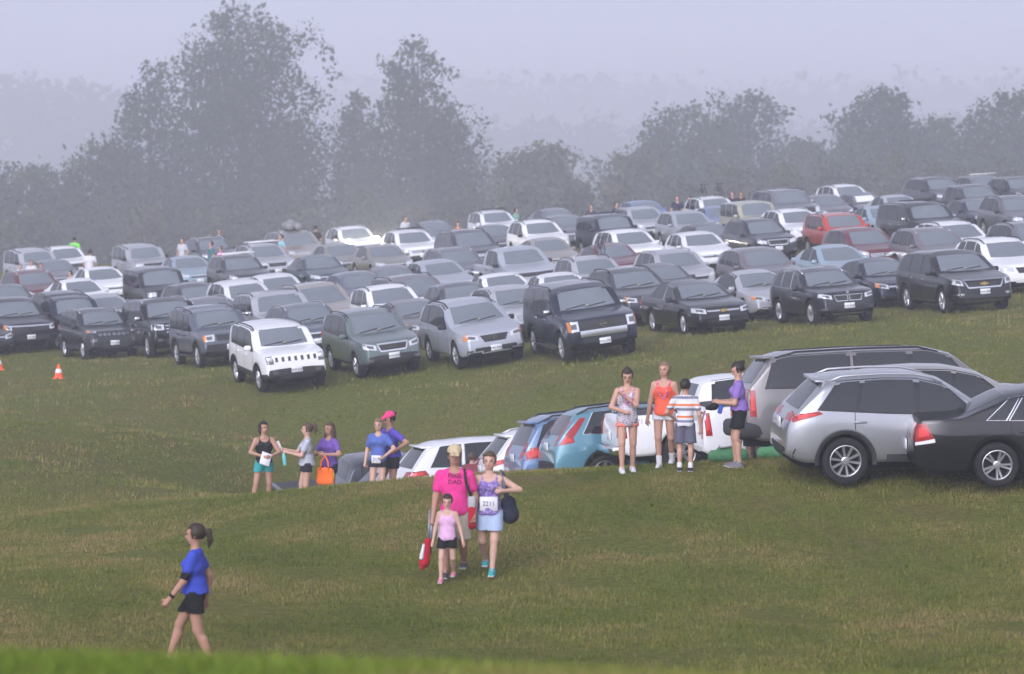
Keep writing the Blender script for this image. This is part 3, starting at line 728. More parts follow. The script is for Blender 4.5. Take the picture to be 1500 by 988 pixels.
SPECS['boxy_suv'] = dict(L=4.54, W=1.86, H=1.88, wb=2.70, fo=.85, wr=.38, gap=.085, low=.42, floor=.3, rw=.80, af=.10, ar=.07, clad=.50,
    top=[(0, .70), (.02, .88), (.06, 1.0), (.16, 1.06), (.45, 1.10), (1.28, 1.18), (1.78, 1.66), (2.1, 1.72), (2.6, 1.73), (2.85, 1.80), (3.6, 1.82), (4.2, 1.80), (4.36, 1.72), (4.45, 1.15), (4.50, 1.05), (4.54, .7)],
    belt=[(0, 1.0), (1.2, 1.09), (4.54, 1.15)], ws=(1.20, 1.65, .68, .60), rear=(1.2, 1.66, .6, .58), dlo=[(1.55, 1.92, 2.38, 2.38), (2.46, 2.46, 3.22, 3.22), (3.32, 3.32, 4.15, 4.1)], mirror=(1.62, 1.16), mirror_mat='clad', handles=(2.2, 3.05), handle_mat='clad', gaps=(1.48, 2.42, 3.27),
    front=dict(grille=(.42, .46, .82, 1.0), style=None, emblem=None, head=[(.52, .82), (.84, .82), (.84, 1.0), (.50, 1.02)], intake=(.60, .6, .50, .60), platez=.62, skid=(.75, .50, .72, 'clad')),
    tail=[(.66, .9), (.84, .9), (.82, 1.25), (.68, 1.25)], rails=(1.85, 4.1, 'trim'), step='clad', arch_trim=.07, wheel='six')
SPECS['cube_suv'] = dict(L=4.30, W=1.82, H=1.80, wb=2.58, fo=.82, wr=.35, gap=.075, low=.38, rw=.86, af=.12, ar=.06, clad=.46,
    top=suv_top(4.30, 1.79, 1.05, 1.02, 1.16, 1.48, 1.70, 4.18, 1.70, 4.22, 1.15, 1.05, .02), belt=[(0, 1.0), (1.0, 1.08), (4.3, 1.12)],
    ws=(1.18, 1.69, .70, .66), rear=(1.18, 1.62, .62, .62), dlo=[(1.22, 1.58, 2.15, 2.15), (2.25, 2.25, 3.1, 3.1), (3.2, 3.2, 4.0, 3.98)], mirror=(1.32, 1.14), handles=(2.0,), gaps=(1.2, 2.2),
    front=dict(grille=(.45, .47, .82, .98), style=None, head=[(.52, .82), (.82, .82), (.82, .98), (.52, .98)], intake=(.6, .6, .45, .58), platez=.6),
    tail=[(.62, .9), (.80, .9), (.8, 1.3), (.66, 1.3)], arch_trim=.06, wheel='five')
SPECS['pointed_suv'] = dict(SPECS['wagon_suv'], L=4.62, W=1.86, top=suv_top(4.62, 1.68, .96, 1.25, 1.10, 2.0, 1.57, 4.15, 1.56, 4.5, 1.08, .98), clad=.48, arch_trim=.05,
    front=dict(grille=(.56, .58, .80, .90), style='slots', emblem=None, head=[(.60, .90), (.86, .93), (.84, .985), (.60, .965)], amber=True, intake=(.66, .62, .42, .62), platez=.56, fog=(.70, .66, .10, .05)), wheel='five', rails=(2.05, 4.0, 'silver'))
SPECS['small_lux_suv'] = dict(L=4.45, W=1.83, H=1.60, wb=2.67, fo=.83, wr=.36, clad=.36, low=.32, rw=.73, af=.2,
    top=suv_top(4.45, 1.59, .93, 1.28, 1.06, 2.0, 1.49, 4.0, 1.49, 4.32, 1.06, .98), belt=[(0, .88), (1.2, .96), (4.45, 1.08)],
    ws=(1.075, 1.48, .70, .57), rear=(1.1, 1.43, .6, .5), dlo=[(1.6, 2.06, 2.38, 2.38), (2.46, 2.46, 3.2, 3.16), (3.27, 3.24, 3.85, 3.62)], chrome_dlo=True, mirror=(1.68, 1.0), handles=(2.2, 3.05), gaps=(1.5, 2.42, 3.24),
    front=dict(grille=(.40, .44, .66, .84), style='kidney', emblem='disc', emz=.90, head=[(.50, .72), (.83, .80), (.81, .90), (.50, .84)], amber=False, intake=(.66, .5, .34, .48), skid=(.55, .28, .33, 'silver'), platez=.53, fog=(.72, .46, .08, .03)),
    tail=[(.58, .9), (.8, .92), (.78, 1.06), (.58, 1.04)], rails=(2.0, 3.95, 'chrome'), wheel='ten')
SPECS['full_crossover'] = dict(L=5.17, W=1.99, H=1.79, wb=3.02, fo=1.0, wr=.38, low=.33, rw=.74, af=.2,
    top=suv_top(5.17, 1.78, .98, 1.38, 1.18, 2.2, 1.66, 4.62, 1.65, 5.0, 1.15, 1.05), belt=[(0, .95), (1.3, 1.06), (5.17, 1.2)],
    ws=(1.19, 1.65, .77, .62), rear=(1.2, 1.58, .66, .56), dlo=[(1.72, 2.27, 2.68, 2.68), (2.76, 2.76, 3.66, 3.62), (3.74, 3.70, 4.6, 4.32)], mirror=(1.8, 1.12), mirror_mat='clad', handles=(2.5, 3.45), handle_mat='chrome', gaps=(1.6, 2.72, 3.68),
    front=dict(grille=(.50, .62, .74, .96), style='frame', emblem='bowtie', head=[(.64, .80), (.90, .86), (.86, 1.0), (.66, .96)], amber=False, intake=(.62, .72, .36, .50), skid=(.60, .34, .375, 'chrome'), platez=.62, fog=(.76, .56, .13, .03), foglit=True),
    tail=[(.66, .95), (.86, .97), (.84, 1.2), (.66, 1.18)], wheel='five')
SPECS['crossover'] = dict(L=4.55, W=1.83, H=1.66, wb=2.64, fo=.92, wr=.35, clad=.38, low=.32, rw=.73, af=.19,
    top=suv_top(4.55, 1.65, .94, 1.22, 1.08, 2.0, 1.54, 4.05, 1.54, 4.42, 1.06, .97), belt=[(0, .9), (1.2, .98), (4.55, 1.12)],
    ws=(1.095, 1.53, .70, .57), rear=(1.12, 1.48, .6, .5), dlo=[(1.55, 2.05, 2.4, 2.4), (2.48, 2.48, 3.28, 3.24), (3.36, 3.32, 3.95, 3.70)], mirror=(1.64, 1.03), handles=(2.22, 3.1), gaps=(1.45, 2.44, 3.3),
    front=dict(grille=(.48, .54, .68, .82), style='bar', emblem='h', head=[(.56, .74), (.84, .82), (.82, .94), (.56, .86)], intake=(.64, .6, .38, .54), platez=.56, fog=(.7, .46, .07, .04)),
    tail=[(.6, .95), (.8, .97), (.78, 1.16), (.6, 1.14)], rails=(2.05, 4.0, 'silver'), wheel='five')
SPECS['plain_crossover'] = dict(SPECS['crossover'], rails=None, front=dict(SPECS['crossover']['front'], style='bars', emblem='disc', amber=False))
SPECS['hatchback'] = dict(L=4.25, W=1.77, H=1.52, wb=2.6, fo=.88, wr=.32, low=.28, floor=.2, rw=.71, af=.2,
    top=suv_top(4.25, 1.51, .84, 1.12, 1.0, 1.92, 1.41, 3.7, 1.41, 4.1, 1.0, .92), belt=[(0, .8), (1.1, .9), (4.25, 1.02)],
    ws=(1.015, 1.40, .68, .54), rear=(1.04, 1.36, .58, .48), dlo=[(1.42, 1.96, 2.28, 2.28), (2.36, 2.36, 3.1, 3.02), (3.2, 3.12, 3.62, 3.4)], mirror=(1.52, .94), handles=(2.1, 2.95), gaps=(1.36, 2.32, 3.14),
    front=dict(grille=(.40, .5, .60, .70), style='bar', emblem='h', head=[(.5, .64), (.8, .72), (.78, .84), (.5, .74)], intake=(.6, .56, .3, .48), platez=.48, fog=(.66, .38, .06, .04)),
    tail=[(.58, .82), (.78, .85), (.76, 1.0), (.58, .98)], wheel='seven')
SPECS['checker_hatch'] = dict(SPECS['hatchback'], front=dict(grille=(.52, .56, .60, .70), style='slots', head=[(.56, .64), (.8, .70), (.78, .84), (.56, .76)], intake=(.6, .56, .3, .5), platez=.42))
SPECS['sedan'] = dict(L=4.62, W=1.78, H=1.45, wb=2.68, fo=.92, wr=.32, low=.26, floor=.18, rw=.69, af=.2, ar=.14,
    top=sedan_top(4.62, 1.45, .76, 1.22, .94, 2.05, 1.36, 3.35, 1.36, 4.05, 1.04, 1.02), belt=[(0, .72), (1.2, .86), (4.62, .97)],
    ws=(.955, 1.35, .68, .54), rear=(1.07, 1.32, .58, .5), dlo=[(1.55, 2.08, 2.42, 2.42), (2.50, 2.50, 3.42, 3.18)], dlo_cap=.075, mirror=(1.66, .90), handles=(2.25, 3.1), gaps=(1.48, 2.46, 3.3),
    front=dict(grille=(.36, .42, .58, .68), style='bar', head=[(.46, .58), (.80, .66), (.78, .78), (.46, .71)], intake=(.58, .6, .28, .42), platez=.44, fog=(.66, .36, .06, .035)),
    tail=[(.5, .78), (.78, .8), (.77, .96), (.5, .95)], wheel='seven', rplatez=.72)
SPECS['large_sedan'] = dict(L=5.09, W=1.85, H=1.49, wb=2.81, fo=1.03, wr=.335, low=.26, floor=.18, rw=.68, af=.2, ar=.12,
    top=sedan_top(5.09, 1.49, .80, 1.45, .99, 2.25, 1.39, 3.62, 1.40, 4.35, 1.08, 1.06), belt=[(0, .76), (1.4, .91), (5.09, 1.01)],
    ws=(1.0, 1.38, .70, .56), rear=(1.11, 1.36, .62, .52), dlo=[(1.78, 2.28, 2.66, 2.66), (2.74, 2.74, 3.64, 3.40), (3.70, 3.47, 3.98, 3.62)], dlo_cap=.075, chrome_dlo=True, mirror=(1.9, .95), mirror_mat='clad', handles=(2.5, 3.4), handle_mat='clad', gaps=(1.7, 2.7, 3.62),
    front=dict(grille=(.42, .46, .655, .70), style='bar', emblem='bowtie', head=[(.52, .60), (.86, .66), (.84, .79), (.52, .73)], amber=False, intake=(.46, .5, .32, .42), platez=.47),
    tail=[(.60, .72), (.86, .72), (.84, .98), (.66, .98)], tail_side=[(.30, .76), (.03, .70), (.05, .97), (.20, .985)], tail_clear=[(.32, .70), (.03, .655), (.03, .70), (.31, .755)], wheel='twin', rplatez=.6)
SPECS['minivan'] = dict(L=5.15, W=1.98, H=1.74, wb=3.0, fo=1.0, wr=.345, low=.28, floor=.2, rw=.76, af=.2,
    top=suv_top(5.15, 1.74, .90, 1.05, 1.06, 2.05, 1.62, 4.72, 1.62, 5.02, 1.08, .98), belt=[(0, .86), (1.1, .98), (5.15, 1.1)],
    ws=(1.075, 1.61, .76, .62), rear=(1.14, 1.55, .68, .58), dlo=[(1.5, 2.12, 2.6, 2.6), (2.7, 2.7, 3.6, 3.6), (3.7, 3.7, 4.75, 4.52)], mirror=(1.7, 1.03), handles=(2.4, 2.9), gaps=(1.4, 2.65, 3.65),
    front=dict(grille=(.5, .55, .66, .78), style='bars', head=[(.58, .68), (.88, .78), (.84, .90), (.58, .82)], intake=(.64, .62, .34, .5), platez=.5, fog=(.72, .42, .07, .04)),
    tail=[(.66, .9), (.88, .92), (.86, 1.2), (.68, 1.2)], tail_side=[(.52, .92), (.06, .86), (.08, 1.10), (.50, 1.12)], rails=(2.2, 4.7, 'trim'), wheel='seven', spoiler=(4.70, 1.66, .62))
SPECS['pickup'] = dict(L=5.30, W=1.98, H=1.79, wb=3.15, fo=.95, wr=.38, gap=.08, low=.38, floor=.28, rw=.76, af=.12, ar=.05,
    top=[(0, .68), (.02, .86), (.06, .99), (.16, 1.05), (.45, 1.10), (1.30, 1.20), (2.0, 1.68), (2.4, 1.77), (3.0, 1.79), (3.45, 1.76), (3.62, 1.70), (3.78, 1.28), (3.9, 1.17), (5.2, 1.17), (5.27, 1.12), (5.30, .65)],
    belt=[(0, 1.0), (1.2, 1.10), (3.8, 1.14), (5.3, 1.10)], ws=(1.215, 1.67, .74, .62), rear=(1.3, 1.64, .56, .56), dlo=[(1.62, 2.12, 2.55, 2.55), (2.63, 2.63, 3.42, 3.36)], mirror=(1.74, 1.16), mirror_mat='clad', handles=(2.38, 3.2), handle_mat='clad', gaps=(1.54, 2.59, 3.52),
    front=dict(grille=(.62, .66, .80, .99), style='bar', emblem='h', head=[(.68, .82), (.92, .86), (.90, 1.02), (.68, .98)], intake=(.66, .66, .48, .62), platez=.58),
    tail=[(.80, .75), (.95, .75), (.95, 1.10), (.82, 1.10)], tail_side=[(.16, .74), (.03, .74), (.03, 1.10), (.14, 1.10)], extra=[('bed_cover', 'top', [(3.98, -.80), (3.98, .80)], [(5.16, -.80), (5.16, .80)], 'clad')], rbumper=(.42, .60, .92, 'chrome'), wheel='six', rplatez=.75)
SPECS['luxury_pickup'] = dict(SPECS['pickup'], L=5.5, W=2.02, H=1.89, rbumper=None, wb=3.3,
    top=[(0, .68), (.02, .9), (.06, 1.05), (.16, 1.12), (.45, 1.17), (1.35, 1.28), (2.0, 1.78), (2.4, 1.87), (3.2, 1.89), (3.8, 1.86), (3.98, 1.78), (4.12, 1.40), (4.3, 1.30), (5.4, 1.28), (5.47, 1.22), (5.50, .6)],
    belt=[(0, 1.08), (1.3, 1.18), (5.5, 1.22)], ws=(1.30, 1.77, .76, .64), rear=(1.42, 1.74, .6, .58), dlo=[(1.7, 2.18, 2.7, 2.7), (2.8, 2.8, 3.72, 3.68)], gaps=(1.6, 2.75, 3.85), handles=(2.5, 3.5),
    extra=[('bed_cover', 'top', [(4.35, -.8), (4.35, .8)], [(5.36, -.8), (5.36, .8)], 'clad')],
    tail=[(.86, .72), (.98, .72), (.97, 1.22), (.87, 1.22)], tail_side=[(.17, .78), (.055, .78), (.055, 1.19), (.14, 1.19)])
SPECS['long_suv'] = dict(SPECS['large_suv'], L=5.65, W=2.01, H=1.95, wb=3.30, fo=1.0,
    top=suv_top(5.65, 1.95, 1.13, 1.40, 1.28, 2.05, 1.82, 5.22, 1.84, 5.55, 1.38, 1.32, .03), belt=[(0, 1.08), (1.3, 1.2), (5.65, 1.27)], ws=(1.30, 1.81, .78, .66), rear=(1.40, 1.78, .72, .64),
    dlo=[(1.75, 2.2, 2.75, 2.75), (2.87, 2.87, 3.72, 3.72), (3.9, 3.9, 5.26, 5.10)], dlo_base=.06, handles=(2.5, 3.5), gaps=(1.62, 2.81, 3.81), mirror_mat='paint',
    tail=[(.84, .80), (.99, .80), (.97, 1.30), (.86, 1.30)], tail_side=[(.17, .84), (.06, .84), (.06, 1.29), (.16, 1.29)], rbumper=(.46, .76, .98, 'clad'), rails=(2.3, 5.1, 'trim'), spoiler=(5.17, 1.90, .70), step=None, clad=0)
SPECS['sport_suv'] = dict(L=4.55, W=1.84, H=1.68, wb=2.70, fo=.95, wr=.36, gap=.065, clad=.0, low=.34, rw=.72, af=.2, ar=.15,
    top=suv_top(4.55, 1.67, .93, 1.30, 1.06, 2.08, 1.55, 3.95, 1.58, 4.38, 1.10, 1.02), belt=[(0, .90), (1.2, 1.0), (3.0, 1.06), (4.55, 1.16)],
    ws=(1.075, 1.54, .70, .57), rear=(1.14, 1.50, .60, .50), dlo=[(1.62, 2.14, 2.48, 2.48), (2.58, 2.58, 3.44, 3.32), (3.50, 3.40, 4.02, 3.70)], mirror=(1.72, 1.05), handles=(2.36, 3.42), gaps=(1.52, 2.53, 3.50),
    front=dict(grille=(.50, .56, .58, .78), style='frame', emblem='disc', head=[(.58, .72), (.84, .80), (.82, .90), (.58, .82)], amber=False, intake=(.64, .6, .34, .48), platez=.48),
    tail=[(.42, .97), (.80, .97), (.76, 1.08), (.42, 1.06)], tail_side=[(.56, 1.09), (.10, .96), (.08, 1.08), (.50, 1.13)], rails=(2.1, 3.9, 'silver'), arch_trim=.065, wheel='ten', spoiler=(3.92, 1.60, .56),
    extra=[('rocker_trim', 'left', [(1.35, .35), (3.25, .35)], [(1.35, .46), (3.25, .46)], 'clad'), ('rocker_trim', 'right', [(1.35, .35), (3.25, .35)], [(1.35, .46), (3.25, .46)], 'clad'), ('bumper_trim', 'rear', [(-.8, .38), (.8, .38)], [(-.84, .56), (.84, .56)], 'clad'),
           ('bumper_trim', 'left', [(4.10, .42), (4.45, .46)], [(4.12, .52), (4.48, .55)], 'clad')])
SPECS['tall_tail_suv'] = dict(SPECS['crossover'], tail=[(.66, .93), (.80, .93), (.66, 1.40), (.58, 1.40)], tail_side=[(.42, .98), (.10, .93), (.26, 1.14), (.40, 1.08)], chrome_dlo=True, rails=(2.05, 4.0, 'trim'), arch_trim=.06, wheel='seven',
    extra=[('upper_lens', 'left', [(4.30, 1.14), (4.14, 1.08)], [(3.98, 1.44), (3.86, 1.44)], 'red'), ('upper_lens', 'right', [(4.30, 1.14), (4.14, 1.08)], [(3.98, 1.44), (3.86, 1.44)], 'red')])
SPECS['wide_tail_suv'] = dict(SPECS['round_suv'], tail=[(.50, .98), (.82, .96), (.80, 1.10), (.50, 1.08)], tail_side=[(.52, 1.02), (.06, .96), (.08, 1.10), (.44, 1.12)], rails=None, chrome_dlo=True, spoiler=(4.08, 1.66, .58))
TYPES = {}
def T(k):
    if k not in TYPES: TYPES[k] = build_type(SPECS[k])
    return TYPES[k]
# ---------------------------------------------------------------- the parked cars
WHITE = (.74, .75, .77); SILVER = (.42, .43, .46); SILVB = (.38, .41, .46); GREY = (.13, .13, .15); DGREY = (.045, .046, .055); CHAR = (.020, .021, .027)
NAVY = (.010, .014, .030); BLACK = (.005, .005, .007); MAROON = (.13, .028, .034); RED = (.46, .055, .035); TAN = (.33, .30, .27); KHAKI = (.40, .40, .29)
LBLUE = (.30, .40, .47); BLUE = (.13, .19, .33); GREEN = (.115, .15, .15); DTEAL = (.035, .055, .065); OLIVE = (.20, .195, .17); MAUVE = (.15, .135, .15); SLATE = (.10, .115, .15)
# type, colour, u and v of the middle of the windscreen's top edge, label
FIELD = [
 ('boxy_compact', WHITE, 415, 480, 'white boxy compact SUV with round headlights at the front corner of the parked rows', 'SUV'),
 ('wagon_suv', GREEN, 552, 461.5, 'grey-green SUV with chrome-framed grille beside the white boxy compact SUV', 'SUV'),
 ('round_suv', SILVB, 700, 445.5, 'silver rounded SUV with amber-cornered headlights and black mirrors in the front row', 'SUV'),
 ('large_suv', NAVY, 863, 423.3, 'very large dark navy SUV with wide chrome front bumper and chrome mirrors', 'SUV'),
 ('large_sedan', BLACK, 1025, 417, 'black sedan with thin chrome grille bar beside the very large navy SUV', 'sedan'),
 ('small_lux_suv', CHAR, 1210.5, 398, 'dark grey compact SUV with twin upright oval grilles in the front row', 'SUV'),
 ('full_crossover', BLACK, 1406, 373.4, 'black three-row SUV with gold emblem on a chrome-framed grille', 'SUV'),
 ('boxy_suv', SLATE, 321, 457, 'dark slate boxy off-road SUV with raised rear roof beside the white compact SUV', 'SUV'),
 ('luxury_suv', BLACK, 249.5, 443.4, 'large black SUV with bright chrome mirrors and barred grille', 'SUV'),
 ('pointed_suv', CHAR, 148, 456.8, 'charcoal SUV with narrow headlights and seven-slot grille behind an orange cone', 'SUV'),
 ('boxy_suv', NAVY, 109, 438.6, 'dark navy full-size SUV just behind the charcoal narrow-eyed SUV', 'SUV'),
 ('pickup', CHAR, 24, 442, 'charcoal pickup with chrome bar across its nose at the end of the rows', 'pickup truck'),
 ('sedan', CHAR, -32, 461, 'dark sedan with rounded nose poking out at the very end of the rows', 'sedan'),
 ('sedan', DGREY, 14, 421, 'dark grey sedan behind the charcoal pickup with chrome nose bar', 'sedan'),
 ('crossover', MAROON, 51.6, 400.7, 'maroon SUV with roof rails near the group of seated spectators', 'SUV'),
 ('boxy_suv', SILVER, 56, 369.8, 'pale silver off-road SUV with its headlights on at the field edge', 'SUV'),
 ('wagon_suv', WHITE, 98, 365, 'white wagon right behind the silver off-road SUV with lit headlights', 'SUV'),
 ('sedan', GREY, 81, 383.5, 'grey sedan in front of the white wagon at the field edge', 'sedan'),
 ('sedan', WHITE, 152, 395, 'white sedan near the man in the white T-shirt', 'sedan'),
 ('sedan', WHITE, 119.4, 412.5, 'white sedan directly behind the dark navy full-size SUV', 'sedan'),
 ('sedan', SILVER, 157, 436, 'silver sedan half hidden behind the charcoal narrow-eyed SUV', 'sedan'),
 ('boxy_suv', SILVER, 214, 363.7, 'silver off-road SUV with hood scoop at the back of the field', 'SUV'),
 ('sedan', LBLUE, 278.5, 378.6, 'light blue sedan beside the black cube-shaped SUV', 'sedan'),
 ('cube_suv', CHAR, 237.5, 396.4, 'black cube-shaped SUV with flat roof', 'SUV'),
 ('crossover', DGREY, 312.6, 351.7, 'dark grey SUV at the back beside the man in the teal shirt', 'SUV'),
 ('crossover', DGREY, 354, 378.3, 'dark grey SUV with pale crossbar on its roof', 'SUV'),
 ('wagon_suv', SILVER, 391.6, 361.3, 'silver SUV with long pale roof bars beside the light blue-shirted person', 'SUV'),
 ('minivan', TAN, 437, 342, 'tan minivan with a soft grey luggage bag on its roof', 'minivan'),
 ('hatchback', DGREY, 291, 420, 'dark grey hatchback behind the large black SUV with chrome mirrors', 'hatchback'),
 ('plain_crossover', WHITE, 363, 416.5, 'small white SUV behind the dark slate boxy off-road SUV', 'SUV'),
 ('crossover', GREY, 316, 441, 'grey wagon almost hidden behind the dark slate boxy off-road SUV', 'SUV'),
 ('large_suv', SILVER, 415, 433.5, 'large pale silver SUV directly behind the white boxy compact SUV', 'SUV'),
 ('crossover', SLATE, 455.4, 450.6, 'blue-grey wagon squeezed between the white compact and the grey-green SUV', 'SUV'),
 ('hatchback', WHITE, 411.4, 406.6, 'white hatchback behind the large pale silver SUV', 'hatchback'),
 ('minivan', TAN, 473.6, 421, 'warm beige minivan behind the blue-grey wagon', 'minivan'),
 ('sedan', DTEAL, 470.6, 377.7, 'dark teal sedan with arched roof in the middle rows', 'sedan'),
 ('sedan', OLIVE, 501, 360.2, 'olive-grey sedan in front of the white SUV with bright headlights', 'sedan'),
 ('crossover', WHITE, 521, 335.7, 'white SUV with both headlights shining through the mist', 'SUV'),
 ('sedan', OLIVE, 563.8, 361.5, 'olive sedan beside the white SUV with shining headlights', 'sedan'),
 ('plain_crossover', WHITE, 606.3, 341, 'white crossover with black crossbars at the back', 'SUV'),
 ('sedan', SLATE, 639, 327, 'slate sedan in the last row behind the white crossover', 'sedan'),
 ('minivan', DGREY, 691.9, 341.6, 'dark grey minivan with blacked-out rear side windows', 'minivan'),
 ('wagon_suv', WHITE, 728.3, 312.3, 'white SUV with dark roof rack in the last row', 'SUV'),
 ('sedan', DGREY, 727, 333, 'dark grey sedan in front of the white SUV with roof rack', 'sedan'),
 ('round_suv', WHITE, 793.6, 327.2, 'pearl white SUV with roof rails beside the person in mint shirt', 'SUV'),
 ('sedan', GREY, 816, 308, 'grey sedan in the last row behind the pearl white SUV', 'sedan'),
 ('hatchback', GREY, 831.6, 319, 'grey hatchback with one lit headlight beside the pearl white SUV', 'hatchback'),
 ('sedan', TAN, 805.8, 352.3, 'cream sedan in front of the pearl white SUV', 'sedan'),
 ('pickup', SILVB, 767, 366.7, 'silver-blue pickup with a heavy chrome grille bar', 'pickup truck'),
 ('crossover', GREY, 673, 368, 'grey SUV with pale roof rails in front of the dark grey minivan', 'SUV'),
 ('checker_hatch', SILVB, 648.8, 385.8, 'pale silver hatchback with black and white slotted grille', 'hatchback'),
 ('sedan', MAUVE, 578, 393.5, 'mauve-grey sedan behind the blue-grey hatchback in the middle rows', 'sedan'),
 ('hatchback', SLATE, 530.4, 403.6, 'blue-grey hatchback behind the warm beige minivan', 'hatchback'),
 ('minivan', MAUVE, 612.4, 409, 'mauve-grey minivan behind the pale SUV with white mirrors', 'minivan'),
 ('wagon_suv', WHITE, 577.4, 423.3, 'pale SUV with white mirrors and dark roof rails behind the grey-green SUV', 'SUV'),
 ('hatchback', DGREY, 681.7, 419.3, 'dark grey hatchback behind the silver rounded SUV', 'hatchback'),
 ('sedan', MAUVE, 612, 443.4, 'purple-grey sedan between the grey-green SUV and the silver rounded SUV', 'sedan'),
 ('sedan', WHITE, 741.2, 405, 'white sedan in front of the silver-blue pickup', 'sedan'),
 ('plain_crossover', SILVER, 759, 424.4, 'pale silver crossover peeking out between the silver rounded SUV and very large navy SUV', 'SUV'),
 ('sedan', WHITE, 825.5, 404.7, 'white sedan hidden behind the very large navy SUV', 'sedan'),
 ('wagon_suv', SILVER, 874, 381, 'silver SUV with dark rails behind the very large navy SUV', 'SUV'),
 ('sedan', MAROON, 899.3, 360.6, 'maroon sedan behind the silver SUV with dark rails', 'sedan'),
 ('plain_crossover', WHITE, 927, 341, 'white crossover behind the maroon sedan', 'SUV'),
 ('cube_suv', NAVY, 900.6, 318, 'dark blue square-cut SUV with a roof rack', 'SUV'),
 ('crossover', SILVER, 944.8, 307.2, 'silver SUV standing right in front of the blue hatchback', 'SUV'),
 ('hatchback', BLUE, 947, 297.5, 'light blue hatchback in the last row beside the man in navy', 'hatchback'),
 ('plain_crossover', SILVB, 1011.6, 313.3, 'pale grey-blue crossover in front of the man in navy and person in orange', 'SUV'),
 ('round_suv', DGREY, 931, 399.5, 'dark grey full-size SUV with roof rails behind the black sedan with thin grille', 'SUV'),
 ('sedan', DGREY, 972, 391, 'dark sedan beside the dark grey full-size SUV with roof rails', 'sedan'),
 ('crossover', SILVER, 994.4, 371.5, 'silver crossover with wide chrome grille bar in the middle rows', 'SUV'),
 ('hatchback', WHITE, 1028, 344, 'white hatchback behind the silver crossover with chrome grille bar', 'hatchback'),
 ('sedan', CHAR, 1040, 331, 'charcoal sedan between the white hatchback and the pale grey-blue crossover', 'sedan'),
 ('plain_crossover', MAUVE, 1119, 368.5, 'mauve-grey crossover behind the small silver sedan', 'SUV'),
 ('sedan', SILVER, 1112, 400.6, 'small silver sedan between the black sedan and dark grey compact SUV', 'sedan'),
 ('wagon_suv', CHAR, 1118.7, 325.2, 'dark SUV with chrome lower grille line in front of the khaki square SUV', 'SUV'),
 ('cube_suv', KHAKI, 1109.6, 298.3, 'khaki square-roofed SUV among grey ones at the back', 'SUV'),
 ('wagon_suv', WHITE, 1049, 291.8, 'white SUV carrying bicycles on its roof', 'SUV'),
 ('sedan', BLUE, 1057, 305, 'blue sedan in front of the white SUV with bicycles', 'sedan'),
 ('large_suv', GREY, 1159, 282, 'large grey SUV in the last row behind the khaki square SUV', 'SUV'),
 ('crossover', WHITE, 1168.8, 310.7, 'white SUV with silver rails beside the orange-red boxy compact SUV', 'SUV'),
 ('hatchback', GREY, 1212.5, 288.8, 'grey hatchback behind the white SUV with silver rails', 'hatchback'),
 ('boxy_compact', RED, 1236.5, 316, 'orange-red boxy compact SUV, the only bright red car', 'SUV'),
 ('plain_crossover', MAROON, 1270, 339, 'dark maroon crossover in front of the orange-red compact SUV', 'SUV'),
 ('sedan', LBLUE, 1228.4, 363.3, 'light blue-silver sedan in front of the dark maroon crossover', 'sedan'),
 ('sedan', NAVY, 1293, 383, 'navy sedan between the dark compact SUV and the black three-row SUV', 'sedan'),
 ('crossover', MAUVE, 1372, 339.5, 'purple-grey SUV right behind the black three-row SUV', 'SUV'),
 ('round_suv', WHITE, 1474.7, 355, 'white SUV with black roof rails next to the black three-row SUV', 'SUV'),
 ('wagon_suv', WHITE, 1406.3, 329.6, 'low white wagon with a dark roof behind the purple-grey SUV', 'SUV'),
 ('large_suv', CHAR, 1360.7, 301.4, 'charcoal full-size SUV with a loaded roof rack', 'SUV'),
 ('sedan', LBLUE, 1294.8, 305.2, 'light blue sedan beside the orange-red boxy compact SUV', 'sedan'),
 ('sedan', DGREY, 1265.7, 285.2, 'dark sedan with a white sunshade in its windscreen', 'sedan'),
 ('wagon_suv', WHITE, 1244, 273.8, 'white SUV alone in the last row above the dark sedan with sunshade', 'SUV'),
 ('sedan', SILVER, 1317.6, 288.8, 'silver sedan behind the charcoal SUV with loaded roof rack', 'sedan'),
 ('full_crossover', CHAR, 1378.4, 263.4, 'dark three-row SUV at the top of the slope in the last row', 'SUV'),
 ('pickup', DGREY, 1431.6, 274.3, 'dark grey pickup with an amber marker light at the top of the slope', 'pickup truck'),
 ('crossover', GREY, 1444, 261, 'grey SUV with a long pale roof bar in the last row', 'SUV'),
 ('crossover', CHAR, 1495, 263, 'charcoal SUV in the last row beside the grey SUV with roof bar', 'SUV'),
 ('sedan', NAVY, 1434, 294.6, 'navy sedan in front of the dark grey pickup with amber light', 'sedan'),
 ('round_suv', GREY, 1492, 291.5, 'grey rounded SUV beside the navy sedan below the dark grey pickup', 'SUV'),
 ('wagon_suv', GREY, 1515, 331, 'grey wagon behind the white SUV with black roof rails', 'SUV'),
]
def heading_at(u):      # compass of a car nose: mostly towards the camera, swung to the right
    return interp(u, [(-50, 23), (130, 22), (400, 18), (860, 15), (1400, 13.5), (1550, 13)])
def ground_normal(x, y, e=1.2):
    return Vector((-(gz(x + e, y) - gz(x - e, y)) / (2 * e), -(gz(x, y + e) - gz(x, y - e)) / (2 * e), 1)).normalized()
